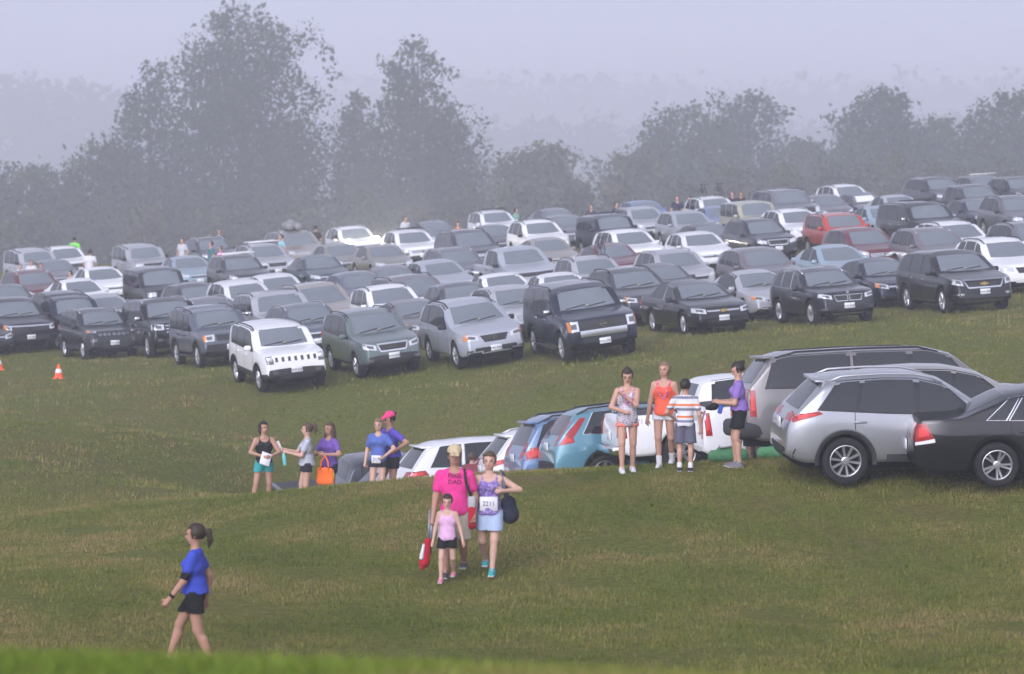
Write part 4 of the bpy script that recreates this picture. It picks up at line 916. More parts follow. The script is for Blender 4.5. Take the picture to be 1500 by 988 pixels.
def solve_car(sp, u, v, th):
    """ground position for which the top edge of the windscreen shows at pixel (u, v)"""
    fx, fy = math.sin(th), -math.cos(th)
    z1 = sp['ws'][1]; d = np.interp(z1, [p[1] for p in sp['top'][4:8]], [p[0] for p in sp['top'][4:8]]); ox = sp['L'] / 2 - float(d)
    ds = np.arange(60, 260, .2)
    a = (u - 750.0) / FPX; b = (494.0 - v) / FPX
    X = a * ds; Y = ds * (CP + b * SP); Z = CAMZ + ds * (-SP + b * CP)
    px, py = X - fx * ox, Y - fy * ox
    h = Z - terrain(px, py) - z1
    k = np.where(h < 0)[0]; i = k[0] if len(k) else len(ds) - 1
    return Vector((px[i], py[i], gz(px[i], py[i])))
LIT = {}
def build_field():
    rng = random.Random(5); out = []
    for i, (ty, colr, u, v, label, cat) in enumerate(FIELD):
        th = R(heading_at(u) + rng.uniform(-1.8, 1.8))
        p = solve_car(SPECS[ty], u, v, th)
        far = i > 12 and p.y > 108
        jit = rng.uniform(.88, 1.08); c = tuple(min(.8, k * jit) for k in colr)
        nm = {'SUV': 'parked_suv', 'sedan': 'parked_sedan', 'minivan': 'parked_minivan', 'pickup truck': 'parked_pickup', 'hatchback': 'parked_hatchback'}[cat]
        o = place_car(T(ty), nm, p, -math.pi / 2 + th, c, label, cat, 'cars parked in rows on the field', far, normal=ground_normal(p.x, p.y))
        out.append(o); LIT[label] = o
    return out
FIELD_CARS = build_field()
# ---------------------------------------------------------------- the near row, parked tail towards the viewer
def place_by_wheel(ty, u, s, phi, colr, label, cat, name, H=None, skip=()):
    """the rear wheel on the near side stands at pixel column u, s px/m away"""
    sp = SPECS[ty]; Y = FPX / s * CP; X = (u - 750.0) / s
    a = R(phi); L, W = sp['L'], sp['W']
    lx = L / 2 - (sp['fo'] + sp['wb']); ly = -(W / 2 - .03)
    ox = X - (math.cos(a) * lx - math.sin(a) * ly); oy = Y - (math.sin(a) * lx + math.cos(a) * ly)
    nrm = (ground_normal(ox, oy, 1.8) * .35 + Vector((0, 0, .65))).normalized()
    o = place_car(T(ty), name, Vector((ox, oy, gz(ox, oy) - .02)), a, colr, label, cat, 'cars parked along the dip with their tails out', False, normal=nrm, skip=skip)
    return o
NEAR = {}
NEAR['sport'] = place_by_wheel('sport_suv', 1240, 96.0, 4.5, (.36, .375, .40), 'bright silver SUV with slanted red tail lights and ten-spoke wheels', 'SUV', 'parked_suv')
NEAR['black'] = place_by_wheel('large_sedan', 1463, 97.5, 1.0, BLACK, 'black sedan with red corner tail light parked in front of the bright silver SUV', 'sedan', 'parked_sedan')
NEAR['tan'] = place_by_wheel('hatchback', 1296, 91.5, 4, (.46, .44, .40), 'cream car mostly hidden between the bright silver SUV and the long taupe SUV', 'SUV', 'parked_suv')
NEAR['long'] = place_by_wheel('long_suv', 1213, 86.5, 5, (.17, .165, .165), 'long taupe-grey SUV with dark side glass and tall red tail light', 'SUV', 'parked_suv')
NEAR['esc'] = place_by_wheel('luxury_pickup', 1135, 82, 8, WHITE, 'white pickup with tall slim tail lights beside the woman in black shorts', 'pickup truck', 'parked_pickup')
NEAR['z71'] = place_by_wheel('pickup', 1002, 77.8, 9, WHITE, 'white pickup with Z71 lettering on its bed behind the girls with pink garlands', 'pickup truck', 'parked_pickup')
NEAR['teal'] = place_by_wheel('tall_tail_suv', 889, 75.4, 11, (.085, .23, .30), 'teal blue SUV with tall curved red tail lights', 'SUV', 'parked_suv')
NEAR['van'] = place_by_wheel('minivan', 850, 73.2, 12, (.11, .19, .34), 'steel blue minivan with wide red tail light beside the teal SUV', 'minivan', 'parked_minivan')
NEAR['white2'] = place_by_wheel('sport_suv', 782, 71.1, 13, WHITE, 'white coupe-like SUV with slim red tail lights beside the blue minivan', 'SUV', 'parked_suv')
NEAR['white1'] = place_by_wheel('wide_tail_suv', 668, 69.2, 15, WHITE, 'white SUV with big triangular red tail lights behind the family walking', 'SUV', 'parked_suv')
NEAR['hatch'] = place_by_wheel('hatchback', 585, 67.2, 16, (.36, .37, .39), 'silver hatchback squeezed between the dark pickup and the white SUVs', 'hatchback', 'parked_hatchback')
NEAR['dark'] = place_by_wheel('pickup', 492, 65.4, 14, (.022, .027, .042), 'dark blue-grey pickup behind the woman with the orange bag', 'pickup truck', 'parked_pickup')
# ---------------------------------------------------------------- trees beyond the field
def leaf_material(name, c0, c1):
    m = bpy.data.materials.new(name); m.use_nodes = True
    nt = m.node_tree; N = nt.nodes; L = nt.links; b = N['Principled BSDF']
    gi = N.new('ShaderNodeNewGeometry'); rp = N.new('ShaderNodeValToRGB')
    rp.color_ramp.elements[0].color = (*c0, 1); rp.color_ramp.elements[1].color = (*c1, 1)
    L.new(gi.outputs['Random Per Island'], rp.inputs[0]); L.new(rp.outputs[0], b.inputs['Base Color'])
    b.inputs['Roughness'].default_value = 0.75; b.inputs['Specular IOR Level'].default_value = 0.2
    return m
LEAF = [leaf_material('leaves_dark', (.022, .034, .014), (.055, .075, .028)), leaf_material('leaves_mid', (.032, .046, .018), (.075, .095, .036)), leaf_material('leaves_dry', (.05, .05, .022), (.10, .10, .042))]
BARK = material('bark', (.07, .058, .047), 0.95, spec=0.1, noise=(3, 0.4))
def leaf_cloud(centres, radii, count, size, rng):
    """leaf-sized quads spread in ragged clumps over ellipsoidal lobes"""
    n = len(centres); w = np.array([r[0] * r[2] for r in radii]); w = w / w.sum()
    lobe = rng.choice(n, count, p=w)
    d = rng.normal(size=(count, 3)); d /= np.linalg.norm(d, axis=1)[:, None]
    rad = rng.uniform(0.35, 1.0, count) ** 0.45
    rad *= 1 + 0.10 * np.sin(d[:, 0] * 7 + lobe * 1.7) * np.cos(d[:, 2] * 6 + lobe)
    P = np.array(centres)[lobe] + d * rad[:, None] * np.array(radii)[lobe]
    P += rng.normal(0, size * .5, P.shape)
    a = rng.normal(size=(count, 3)); a /= np.linalg.norm(a, axis=1)[:, None]
    b = np.cross(a, rng.normal(size=(count, 3))); b /= np.linalg.norm(b, axis=1)[:, None]
    s = (size * rng.uniform(.45, 1.1, count))[:, None]
    q = np.stack([P - a * s * .5, P + b * s * .32, P + a * s * .55, P - b * s * .32], 1)
    return q.reshape(-1, 3)
def quads_obj(name, V, mat, parent):
    n = len(V) // 4; me = bpy.data.meshes.new(name)
    me.vertices.add(len(V)); me.vertices.foreach_set('co', V.astype(np.float32).ravel())
    me.loops.add(n * 4); me.loops.foreach_set('vertex_index', np.arange(n * 4, dtype=np.int32))
    me.polygons.add(n); me.polygons.foreach_set('loop_start', np.arange(0, n * 4, 4, dtype=np.int32)); me.polygons.foreach_set('loop_total', np.full(n, 4, np.int32))
    me.materials.append(mat); me.update(calc_edges=True)
    return link(bpy.data.objects.new(name, me), parent)
def tree(u, env, D, mat, seed, label, n=9000, name='tree', leaf=.55, group='trees beyond the field', extra=()):
    """env: (v, half width in px) down the crown; the trunk stands on the ground below"""
    D = D * TREE_FAR; leaf = leaf * .74; n = int(n * 1.15)
    rng = np.random.RandomState(seed); s = FPX / D
    c = pix(u, env[0][0], D); gx, gy = c.x, c.y; g = gz(gx, gy)
    zs = [pix(u, v, D).z for v, w in env]; ws = [w / s for v, w in env]
    root = empty(name, (gx, gy, g)); tag(root, label, 'tree' if name == 'tree' else 'shrub', group)
    ztop, zbot = zs[0], min(zs[-1], zs[0] - 2)
    cs, rs = [], []
    k = max(10, int((ztop - zbot) * 2.2))
    for i in range(k):
        z = zbot + (ztop - zbot) * (i + rng.uniform(0, .9)) / k
        w = float(np.interp(-z, [-a for a in zs], ws))
        for j in range(3):
            r = max(.7, w * rng.uniform(.26, .42)); an = rng.uniform(0, 2 * math.pi); q = max(0, w - r * .8) * math.sqrt(rng.uniform(.15, 1))
            zz = min(z, ztop - r * .75)
            cs.append((q * math.cos(an), q * math.sin(an) * .8, zz - g)); rs.append((r, r, r * rng.uniform(.65, .95)))
    for (eu, ev, er) in extra:
        p = pix(eu, ev, D); r = er / s; cs.append((p.x - gx, rng.uniform(-1, 1), p.z - g)); rs.append((r, r, r * .9))
    V = np.concatenate([leaf_cloud(cs, rs, n, leaf, rng), leaf_cloud(cs, [(r[0] * .80, r[1] * .80, r[2] * .80) for r in rs], int(n / 2.2), leaf * 2.3, rng)])
    quads_obj('crown', V, LEAF[mat], root)
    # trunk and limbs
    vs, fs = [], []
    def limb(a, b, r0, r1, n_=7):
        base = len(vs); a = Vector(a); b = Vector(b); t = (b - a).normalized(); x = t.orthogonal().normalized(); y = t.cross(x)
        for p_, r in ((a, r0), (a.lerp(b, .5) + Vector((rng.normal(0, .12), rng.normal(0, .12), 0)), (r0 + r1) / 2), (b, r1)):
            for q in range(n_):
                an = 2 * math.pi * q / n_; vs.append(tuple(p_ + x * math.cos(an) * r + y * math.sin(an) * r))
        for lv in range(2):
            for q in range(n_): fs.append((base + lv * n_ + q, base + lv * n_ + (q + 1) % n_, base + (lv + 1) * n_ + (q + 1) % n_, base + (lv + 1) * n_ + q))
    hh = ztop - g; tr = max(.08, hh * .02)
    limb((0, 0, -.3), (rng.normal(0, .3), 0, hh * .55), tr, tr * .55); limb((0, 0, hh * .5), (rng.normal(0, .5), 0, hh * .9), tr * .55, tr * .15)
    for i in rng.choice(len(cs), min(12, len(cs)), replace=False):
        cx, cy_, cz = cs[i]; limb((0, 0, max(.5, cz * .62)), (cx * .9, cy_ * .9, cz), tr * .35, tr * .08, 5)
    mesh_obj('trunk', vs, fs, BARK, root)
    return root
TREE_FAR = 1.42
def build_trees():
    tree(358, [(5, 16), (30, 62), (60, 88), (110, 112), (200, 136), (330, 152), (420, 140)], 300, 0, 1, 'tallest tree with wide ragged crown fading into the mist', 30000, extra=[(452, 52, 26), (478, 78, 20), (486, 108, 16), (470, 150, 26), (282, 60, 22), (262, 95, 24)])
    tree(222, [(92, 12), (115, 30), (150, 52), (210, 76), (300, 104), (420, 110)], 305, 0, 2, 'tree forming the lower shoulder beside the tallest tree', 15000, extra=[(248, 104, 22), (196, 140, 20)])
    tree(150, [(205, 25), (230, 55), (280, 78), (420, 90)], 292, 1, 3, 'small round tree at the foot of the shoulder tree', 8000)
    tree(612, [(57, 14), (75, 34), (95, 52), (130, 56), (165, 74), (210, 98), (300, 112), (420, 116)], 295, 0, 4, 'second tallest tree with narrow pointed top and stepped sides', 20000, extra=[(702, 182, 17), (708, 215, 20), (660, 108, 16), (566, 96, 18), (690, 160, 10)])
    tree(522, [(138, 16), (165, 32), (220, 46), (420, 58)], 310, 1, 5, 'slim tree filling the notch between the two tallest trees', 7000)
    tree(790, [(214, 40), (235, 70), (280, 86), (380, 92)], 285, 2, 6, 'low yellowish tree beside the second tallest tree', 9000)
    tree(1000, [(152, 26), (175, 56), (210, 88), (255, 118), (360, 128)], 315, 1, 7, 'broad tree with sloping shoulder above the parked cars', 15000)
    tree(1098, [(138, 24), (155, 48), (190, 62), (250, 78), (350, 84)], 330, 0, 8, 'dome-topped tree beside the broad sloping tree', 10000, extra=[(1050, 150, 22), (1140, 165, 20)])
    tree(930, [(225, 30), (250, 56), (360, 70)], 290, 2, 9, 'low pale tree in front of the broad sloping tree', 6000)
    tree(1288, [(127, 16), (145, 42), (175, 64), (215, 86), (330, 98)], 315, 0, 10, 'tall rounded tree rising over the last row of cars', 14000, extra=[(1220, 178, 20), (1310, 150, 24)])
    tree(1375, [(172, 20), (195, 44), (240, 62), (320, 70)], 322, 1, 11, 'shorter tree between the tall rounded tree and the end tree', 7500)
    tree(1480, [(134, 24), (155, 50), (185, 74), (240, 96), (320, 104)], 312, 0, 12, 'dark spreading tree at the far end of the tree line', 12000, extra=[(1425, 190, 22)])
    tree(1180, [(205, 22), (230, 44), (320, 60)], 325, 1, 13, 'small tree in the gap beside the dome-topped tree', 5000)
    tree(40, [(240, 36), (262, 80), (310, 118), (420, 130)], 290, 1, 14, 'dense bushy tree at the open end of the tree line', 10000)
    rng = random.Random(4)
    for i, u in enumerate(range(-20, 1540, 78)):
        vt = interp(u, [(0, 318), (300, 300), (700, 285), (850, 268), (1150, 243), (1500, 232)]) + rng.uniform(-12, 12)
        tree(u, [(vt, 26), (vt + 22, 46), (vt + 60, 58), (vt + 130, 62)], rng.uniform(255, 272), rng.choice([1, 2, 1]), 30 + i, 'low bush in the hedge-like band along the field edge', 2200, 'shrub', .5, 'bushes along the field edge')
    for i, u in enumerate(range(-10, 1540, 90)):
        vt = interp(u, [(0, 275), (200, 262), (300, 262), (700, 235), (850, 235), (1150, 215), (1500, 205)]) + rng.uniform(-10, 10)
        tree(u, [(vt, 30), (vt + 25, 52), (vt + 70, 66), (vt + 170, 70)], rng.uniform(335, 350), rng.choice([0, 1, 1]), 70 + i, 'rounded small tree filling in under the big crowns', 3000, 'tree', .55, 'understorey trees below the big crowns')
    # far woods on the hill
    for D, seed, n, sky in ((1500, 50, 32000, [(-100, 122), (60, 116), (150, 135), (200, 175), (300, 200), (560, 190), (740, 182), (860, 178), (950, 190), (1170, 182), (1260, 190), (1420, 178), (1600, 165)]), (2250, 51, 28000, [(-100, 150), (200, 140), (450, 128), (700, 124), (900, 118), (1100, 128), (1300, 122), (1600, 108)])):
        rng_ = np.random.RandomState(seed); s = FPX / D; cs, rs = [], []
        for u in np.arange(-90, 1600, 24):
            vt = interp(u, sky) + 8 + rng_.uniform(-5, 7)
            for k in range(4):
                r = rng_.uniform(17, 30) / s; p = pix(u + rng_.uniform(-12, 12), vt + r * s * .8 + k * 30, D + rng_.uniform(-15, 15)); cs.append(tuple(p)); rs.append((r, r, r * 1.2))
        V = leaf_cloud(cs, rs, n, 1.9 * D / 520, rng_)
        o = quads_obj('far_woods', V, LEAF[1], None)
        tag(o, 'faint far wood covering the hill behind the mist' if D < 2000 else 'faintest ridge of woods at the limit of sight', 'woods', kind='stuff')
build_trees()

# ---------------------------------------------------------------- the misty air
def build_haze():
    bm = bmesh.new(); bmesh.ops.create_cube(bm, size=1)
    for v in bm.verts: v.co = Vector((v.co.x * 2000, 1170 + v.co.y * 2500, 9 + v.co.z * 62))
    m = bpy.data.materials.new('mist'); m.use_nodes = True; nt = m.node_tree; nt.nodes.clear()
    pv = nt.nodes.new('ShaderNodeVolumePrincipled'); pv.inputs['Color'].default_value = (.87, .89, 1.0, 1); pv.inputs['Density'].default_value = HAZE; pv.inputs['Anisotropy'].default_value = 0.1
    out = nt.nodes.new('ShaderNodeOutputMaterial'); nt.links.new(pv.outputs[0], out.inputs['Volume'])
    o = bm_obj('haze', bm, m, smooth=False); tag(o, kind='stuff')
HAZE = 0.0013
build_haze()
# ---------------------------------------------------------------- people
def surface_nets(f, org, h):
    """closed smooth surface of the zero level of a sampled distance field (negative inside)"""
    s = f < 0
    nx, ny, nz = f.shape
    cnt = np.zeros((nx - 1, ny - 1, nz - 1), np.int16); acc = np.zeros((nx - 1, ny - 1, nz - 1, 3))
    C = [(a, b, c) for a in (0, 1) for b in (0, 1) for c in (0, 1)]
    def sl(c): return (slice(c[0], nx - 1 + c[0]), slice(c[1], ny - 1 + c[1]), slice(c[2], nz - 1 + c[2]))
    for i, a in enumerate(C):
        for b in C[i + 1:]:
            if sum(abs(a[k] - b[k]) for k in range(3)) != 1: continue
            fa, fb = f[sl(a)], f[sl(b)]; m = (fa < 0) != (fb < 0)
            t = np.where(m, fa / np.where(m, fa - fb, 1), 0)
            for k in range(3): acc[..., k] += np.where(m, a[k] + (b[k] - a[k]) * t, 0)
            cnt += m
    act = cnt > 0; idx = -np.ones(act.shape, np.int64); idx[act] = np.arange(act.sum())
    I = np.argwhere(act); V = (I + acc[act] / cnt[act][:, None]) * h + org
    F = []
    for ax in range(3):
        o1, o2 = [(1, 2), (2, 0), (0, 1)][ax]
        A = s[tuple(slice(0, -1) if k == ax else slice(1, -1) for k in range(3))]; B = s[tuple(slice(1, None) if k == ax else slice(1, -1) for k in range(3))]
        for flip, m in ((False, A & ~B), (True, ~A & B)):
            P = np.argwhere(m)
            if not len(P): continue
            base = P.copy(); base[:, o1] += 1; base[:, o2] += 1
            q = []
            for d1, d2 in ((-1, -1), (0, -1), (0, 0), (-1, 0)):
                c = base.copy(); c[:, o1] += d1; c[:, o2] += d2; q.append(idx[c[:, 0], c[:, 1], c[:, 2]])
            q = np.stack(q, 1); F.append(q[:, ::-1] if flip else q)
    return V, (np.concatenate(F) if F else np.zeros((0, 4), int))
def rot_z(p, a): return (p[0] * math.cos(a) - p[1] * math.sin(a), p[0] * math.sin(a) + p[1] * math.cos(a), p[2])
class Field:
    """smooth union of tapered capsules and ellipsoids, each touched only near itself"""
    def __init__(s, lo, hi, h):
        s.h = h; s.lo = np.array(lo) - 3 * h; n = np.ceil((np.array(hi) + 3 * h - s.lo) / h).astype(int) + 1
        s.f = np.full(n, 0.25); s.n = n
    def block(s, lo, hi):
        a = np.clip(np.floor((np.array(lo) - s.lo) / s.h).astype(int), 0, s.n - 1); b = np.clip(np.ceil((np.array(hi) - s.lo) / s.h).astype(int) + 1, 1, s.n)
        if np.any(b <= a): return None
        sl = tuple(slice(a[k], b[k]) for k in range(3))
        ax = [s.lo[k] + s.h * np.arange(a[k], b[k]) for k in range(3)]
        return sl, ax[0][:, None, None], ax[1][None, :, None], ax[2][None, None, :]
    def merge(s, sl, d, k):
        f = s.f[sl]; hh = np.maximum(k - np.abs(f - d), 0) / k
        s.f[sl] = np.minimum(f, d) - hh * hh * k * .25
    def cap(s, a, b, ra, rb, k=.025, flat=1.0, yaw=0.0):
        a = np.array(a, float); b = np.array(b, float); r = max(ra, rb) + k + 3 * s.h
        bl = s.block(np.minimum(a, b) - r, np.maximum(a, b) + r)
        if bl is None: return
        sl, X, Y, Z = bl; ab = b - a; L2 = max(ab @ ab, 1e-9)
        t = np.clip(((X - a[0]) * ab[0] + (Y - a[1]) * ab[1] + (Z - a[2]) * ab[2]) / L2, 0, 1)
        dx, dy, dz = X - a[0] - t * ab[0], Y - a[1] - t * ab[1], Z - a[2] - t * ab[2]
        if flat != 1.0:
            c, si = math.cos(yaw), math.sin(yaw); fw = -dx * si + dy * c; sd = dx * c + dy * si; fw = fw / flat
            d = np.sqrt(sd * sd + fw * fw + dz * dz) - (ra + (rb - ra) * t); d = d * (flat if flat < 1 else 1)
        else: d = np.sqrt(dx * dx + dy * dy + dz * dz) - (ra + (rb - ra) * t)
        s.merge(sl, d, k)
    def ell(s, c, r, k=.015, M3=None):
        r = np.array(r, float); m = r.max() + k + 3 * s.h; bl = s.block(np.array(c) - m, np.array(c) + m)
        if bl is None: return
        sl, X, Y, Z = bl; x, y, z = X - c[0], Y - c[1], Z - c[2]
        if M3 is not None: x, y, z = (M3[0][0] * x + M3[1][0] * y + M3[2][0] * z, M3[0][1] * x + M3[1][1] * y + M3[2][1] * z, M3[0][2] * x + M3[1][2] * y + M3[2][2] * z)
        k0 = np.sqrt((x / r[0]) ** 2 + (y / r[1]) ** 2 + (z / r[2]) ** 2); k1 = np.sqrt((x / r[0] ** 2) ** 2 + (y / r[1] ** 2) ** 2 + (z / r[2] ** 2) ** 2) + 1e-9
        s.merge(sl, k0 * (k0 - 1) / k1, k)
    def grids(s): return [(s.lo[k] + s.h * np.arange(s.n[k])).reshape([-1 if j == k else 1 for j in range(3)]) for k in range(3)]
    def mesh(s, name, mat, parent):
        V, F = surface_nets(s.f, s.lo, s.h)
        me = bpy.data.meshes.new(name); me.vertices.add(len(V)); me.vertices.foreach_set('co', V.astype(np.float32).ravel())
        n = len(F); me.loops.add(n * 4); me.loops.foreach_set('vertex_index', F.astype(np.int32).ravel()); me.polygons.add(n)
        me.polygons.foreach_set('loop_start', np.arange(0, n * 4, 4, dtype=np.int32)); me.polygons.foreach_set('loop_total', np.full(n, 4, np.int32)); me.polygons.foreach_set('use_smooth', [True] * n)
        me.materials.append(mat); me.update(calc_edges=True); me.validate()
        return link(bpy.data.objects.new(name, me), parent)
_mc = {}
def cloth(c, rough=.85):
    k = ('c',) + tuple(c)
    if k not in _mc: _mc[k] = material('cloth', c, rough, spec=.2, noise=(22, .18))
    return _mc[k]
def skinmat(c):
    k = ('s',) + tuple(c)
    if k not in _mc:
        m = material('skin', c, .5, spec=.35, noise=(9, .10)); m.node_tree.nodes['Principled BSDF'].inputs['Subsurface Weight'].default_value = .08; m.node_tree.nodes['Principled BSDF'].inputs['Subsurface Radius'].default_value = (.01, .004, .002); _mc[k] = m
    return _mc[k]
def hairmat(c):
    k = ('h',) + tuple(c)
    if k not in _mc: _mc[k] = material('hair', c, .55, spec=.35, noise=(60, .4))
    return _mc[k]
def ik(a, b, l1, l2, hint):
    a, b, hint = Vector(a), Vector(b), Vector(hint); d = b - a; L = d.length
    if L > (l1 + l2) * .995: b = a + d * ((l1 + l2) * .995 / L); d = b - a; L = d.length
    x = (l1 * l1 - l2 * l2 + L * L) / (2 * L); y = math.sqrt(max(l1 * l1 - x * x, 0)); n = d / L
    h = (hint - n * hint.dot(n)); h = h.normalized() if h.length > 1e-5 else n.orthogonal().normalized()
    return a + n * x + h * y, b
EYE = material('eye_dark', (.03, .02, .018), .25); LIP = material('lips', (.36, .12, .11), .5); SOLE = material('shoe_sole', (.55, .55, .56), .7)
def blob(name, c, r, mat, parent, rot=None):
    bm = bmesh.new(); bmesh.ops.create_uvsphere(bm, u_segments=12, v_segments=8, radius=1)
    for v in bm.verts: v.co = Vector((v.co.x * r[0], v.co.y * r[1], v.co.z * r[2]))
    o = bm_obj(name, bm, mat, parent); o.location = c
    if rot: o.rotation_euler = rot
    return o
SKIN1 = (.50, .29, .21); SKIN2 = (.42, .23, .16); SKIN3 = (.55, .34, .26)
BROWN = (.035, .02, .013); DBROWN = (.016, .011, .009); BLONDE = (.20, .13, .07); LBROWN = (.085, .05, .028)
def person(label, loc, yaw, H, shirt, shorts, shoes=(.55, .55, .57), skin=SKIN1, hair=BROWN, style='pony', sex='f', feet=None, hands=None, elbow=None, lean=(0, 0), twist=0, head=(0, 0), sleeve=.5, hem=.50, leg=.62, skirt=False, socks=None,
           group=None, res=.0105, tiny=False, curl=.5, child=False, extra_shirt=None):
    """faces -y at yaw 0; lengths as fractions of the height H. feet, hands: ankle and wrist targets (person's own left first)"""
    res = res * 1.18 if not tiny else res * 1.1
    root = empty('person', loc, yaw); tag(root, label, 'person', group)
    f = H; hd = (1.10 if child else 1.0)
    px, py = lean
    pel = Vector((0, 0, .537 * f)); che = Vector((px * .75, py * .75, .72 * f)); nk = Vector((px, py, .835 * f)); hc = Vector((px * 1.08, py * 1.12, .928 * f))
    shw = (.094 if sex == 'f' else .112) * f; hpw = (.052 if sex == 'f' else .05) * f
    ct, st_ = math.cos(twist), math.sin(twist)
    def tw(x, y=0): return Vector((x * ct - y * st_, x * st_ + y * ct, 0))
    feet = feet or [(.055, 0, .045), (-.055, 0, .045)]
    hands = hands or [(.16, -.03, .47), (-.16, -.03, .47)]; elbow = elbow or [(.4, 1, 0), (-.4, 1, 0)]
    low = min(p[2] for p in feet) - .045
    pel.z -= 0
    thick = 1.0 if sex == 'f' else 1.08
    if child: thick = .92
    J = {'sh': [], 'el': [], 'wr': [], 'hp': [], 'kn': [], 'an': []}
    for i, sg in enumerate((1, -1)):
        sh = nk + tw(sg * shw) + Vector((0, 0, -.048 * f)); wr = Vector(hands[i]) * f
        el, wr = ik(sh, wr, .172 * f, .155 * f, elbow[i]); J['sh'].append(sh); J['el'].append(el); J['wr'].append(wr)
        hp = pel + Vector((sg * hpw, 0, -.01 * f)); an = Vector(feet[i]) * f
        kn, an = ik(hp, an, .245 * f, .243 * f, (sg * .12, -1, 0)); J['hp'].append(hp); J['kn'].append(kn); J['an'].append(an)
    pts = [hc + Vector((0, 0, .075 * f)), pel] + J['el'] + J['wr'] + J['kn'] + J['an']
    lo = [min(p[k] for p in pts) - .17 * f / 1.0 * (1 if k < 2 else .35) for k in range(3)]; hi = [max(p[k] for p in pts) + .17 * (1 if k < 2 else .25) * f for k in range(3)]
    hyaw, hpit = head
    HR = Matrix.Rotation(hyaw, 3, 'Z') @ Matrix.Rotation(hpit, 3, 'X')
    def hp_(x, y, z): return hc + HR @ Vector((x * f * hd, y * f * hd, z * f * hd))
    HM = [list(r) for r in HR]
    def torso(F, g=0.0, k=.03):
        F.cap(pel + Vector((0, 0, .005 * f)), pel + Vector((0, 0, .05 * f)), .088 * f * thick + g, .080 * f * thick + g, k, .74, twist * .3)
        w = (.068 if sex == 'f' else .080) * f * thick
        F.cap(pel + Vector((0, 0, .05 * f)), che + Vector((0, 0, -.02 * f)), w + g, .084 * f * thick + g, k, .72, twist * .6)
        F.cap(che - tw(.035 * f), che + tw(.035 * f), .075 * f * thick + g, .075 * f * thick + g, k, .76, twist)
        for sg in (1, -1): F.cap(nk + Vector((0, .006 * f, -.030 * f)), nk + tw(sg * shw * .86) + Vector((0, 0, -.052 * f)), .034 * f * thick + g, .033 * f * thick + g, k)
        if sex == 'f' and not child:
            for sg in (1, -1): F.ell(che + tw(sg * .037 * f, -.048 * f) + Vector((0, 0, .008 * f)), (.034 * f + g, .034 * f + g, .034 * f + g), .03)
    def arm(F, i, g=0.0, cut=None, k=.02):
        sh, el, wr = J['sh'][i], J['el'][i], J['wr'][i]
        if cut is not None:
            F.cap(sh, sh.lerp(el, cut), .030 * f * thick + g, .027 * f * thick + g * 1.5, k); return
        F.cap(sh, el, .032 * f * thick, .024 * f * thick, k); F.cap(el, wr, .025 * f * thick, .0155 * f * thick, k)
    def legs(F, i, g=0.0, cut=None, k=.02):
        hp, kn, an = J['hp'][i], J['kn'][i], J['an'][i]
        if cut is not None:
            F.cap(hp + Vector((0, 0, -.01 * f)), hp.lerp(kn, cut), .053 * f * thick + g * .6, .046 * f * thick + g * 1.6, k); return
        F.cap(hp, kn, .052 * f * thick, .034 * f * thick, k); F.cap(kn, an, .032 * f * thick, .021 * f * thick, k)
        cv = kn.lerp(an, .3); bk = Vector((0, .014 * f, 0)); F.cap(cv + bk, kn.lerp(an, .55) + bk * .6, .029 * f * thick, .022 * f * thick, .03)
    # ---- body, one continuous surface
    B = Field(lo, hi, res)
    torso(B); B.cap(nk + Vector((0, 0, -.03 * f)), hc + Vector((0, .004 * f, -.03 * f)), .033 * f * (1.12 if sex == 'm' else .95), .030 * f, .02)
    B.ell(hp_(0, .006, .012), (.047 * f * hd, .056 * f * hd, .058 * f * hd), .01, HM)
    B.ell(hp_(0, -.014, -.028), (.036 * f * hd, .040 * f * hd, .042 * f * hd), .02, HM)
    if not tiny:
        B.cap(hp_(0, -.050, .008), hp_(0, -.0625, -.014), .006 * f, .0095 * f, .008)
        for sg in (1, -1): B.ell(hp_(sg * .0475, .008, -.004), (.008 * f, .013 * f, .018 * f), .006, HM)
        B.cap(hp_(-.02, -.046, .017), hp_(.02, -.046, .017), .010 * f, .010 * f, .012)
    for i, sg in enumerate((1, -1)):
        arm(B, i); legs(B, i)
        el, wr = J['el'][i], J['wr'][i]; dr = (wr - el).normalized()
        side = dr.cross(Vector((0, -1, 0)) if abs(dr.y) < .8 else Vector((1, 0, 0))).normalized(); nrm = dr.cross(side)
        pc = wr + dr * .045 * f
        B.cap(wr - dr * .005 * f, pc, .0165 * f, .0185 * f, .012)
        if tiny: B.cap(pc, pc + dr * .03 * f, .016 * f, .011 * f, .01)
        else:
            inn = Vector((-sg, -.3, 0)); inn = (inn - dr * inn.dot(dr)).normalized()
            ax = dr.cross(inn).normalized()
            for q, ln in enumerate((.040, .046, .043, .034)):
                b0 = pc + ax * ((q - 1.5) * .0112 * f); m_ = b0 + (dr * (1 - .45 * curl) + inn * .55 * curl) * ln * .55 * f; e_ = m_ + (dr * (1 - 1.1 * curl) + inn * 1.1 * curl) * ln * .5 * f
                B.cap(b0, m_, .0066 * f, .0060 * f, .004); B.cap(m_, e_, .0060 * f, .0050 * f, .003)
            t0 = wr + dr * .018 * f - ax * .012 * f; t1 = t0 + (dr * .75 - ax * .75 + inn * .5) * .024 * f; t2 = t1 + (dr * .9 + inn * .6) * .020 * f
            B.cap(t0, t1, .0088 * f, .0072 * f, .006); B.cap(t1, t2, .0070 * f, .0056 * f, .003)
        an = J['an'][i]; B.cap(an, an + Vector((0, -.03 * f, -.022 * f)), .021 * f, .018 * f, .015)
    body = B.mesh('body', skinmat(skin), root)
    # ---- clothes follow the body
    rs = random.Random(hash(label) % 1000); ph = [rs.uniform(0, 6) for _ in range(6)]
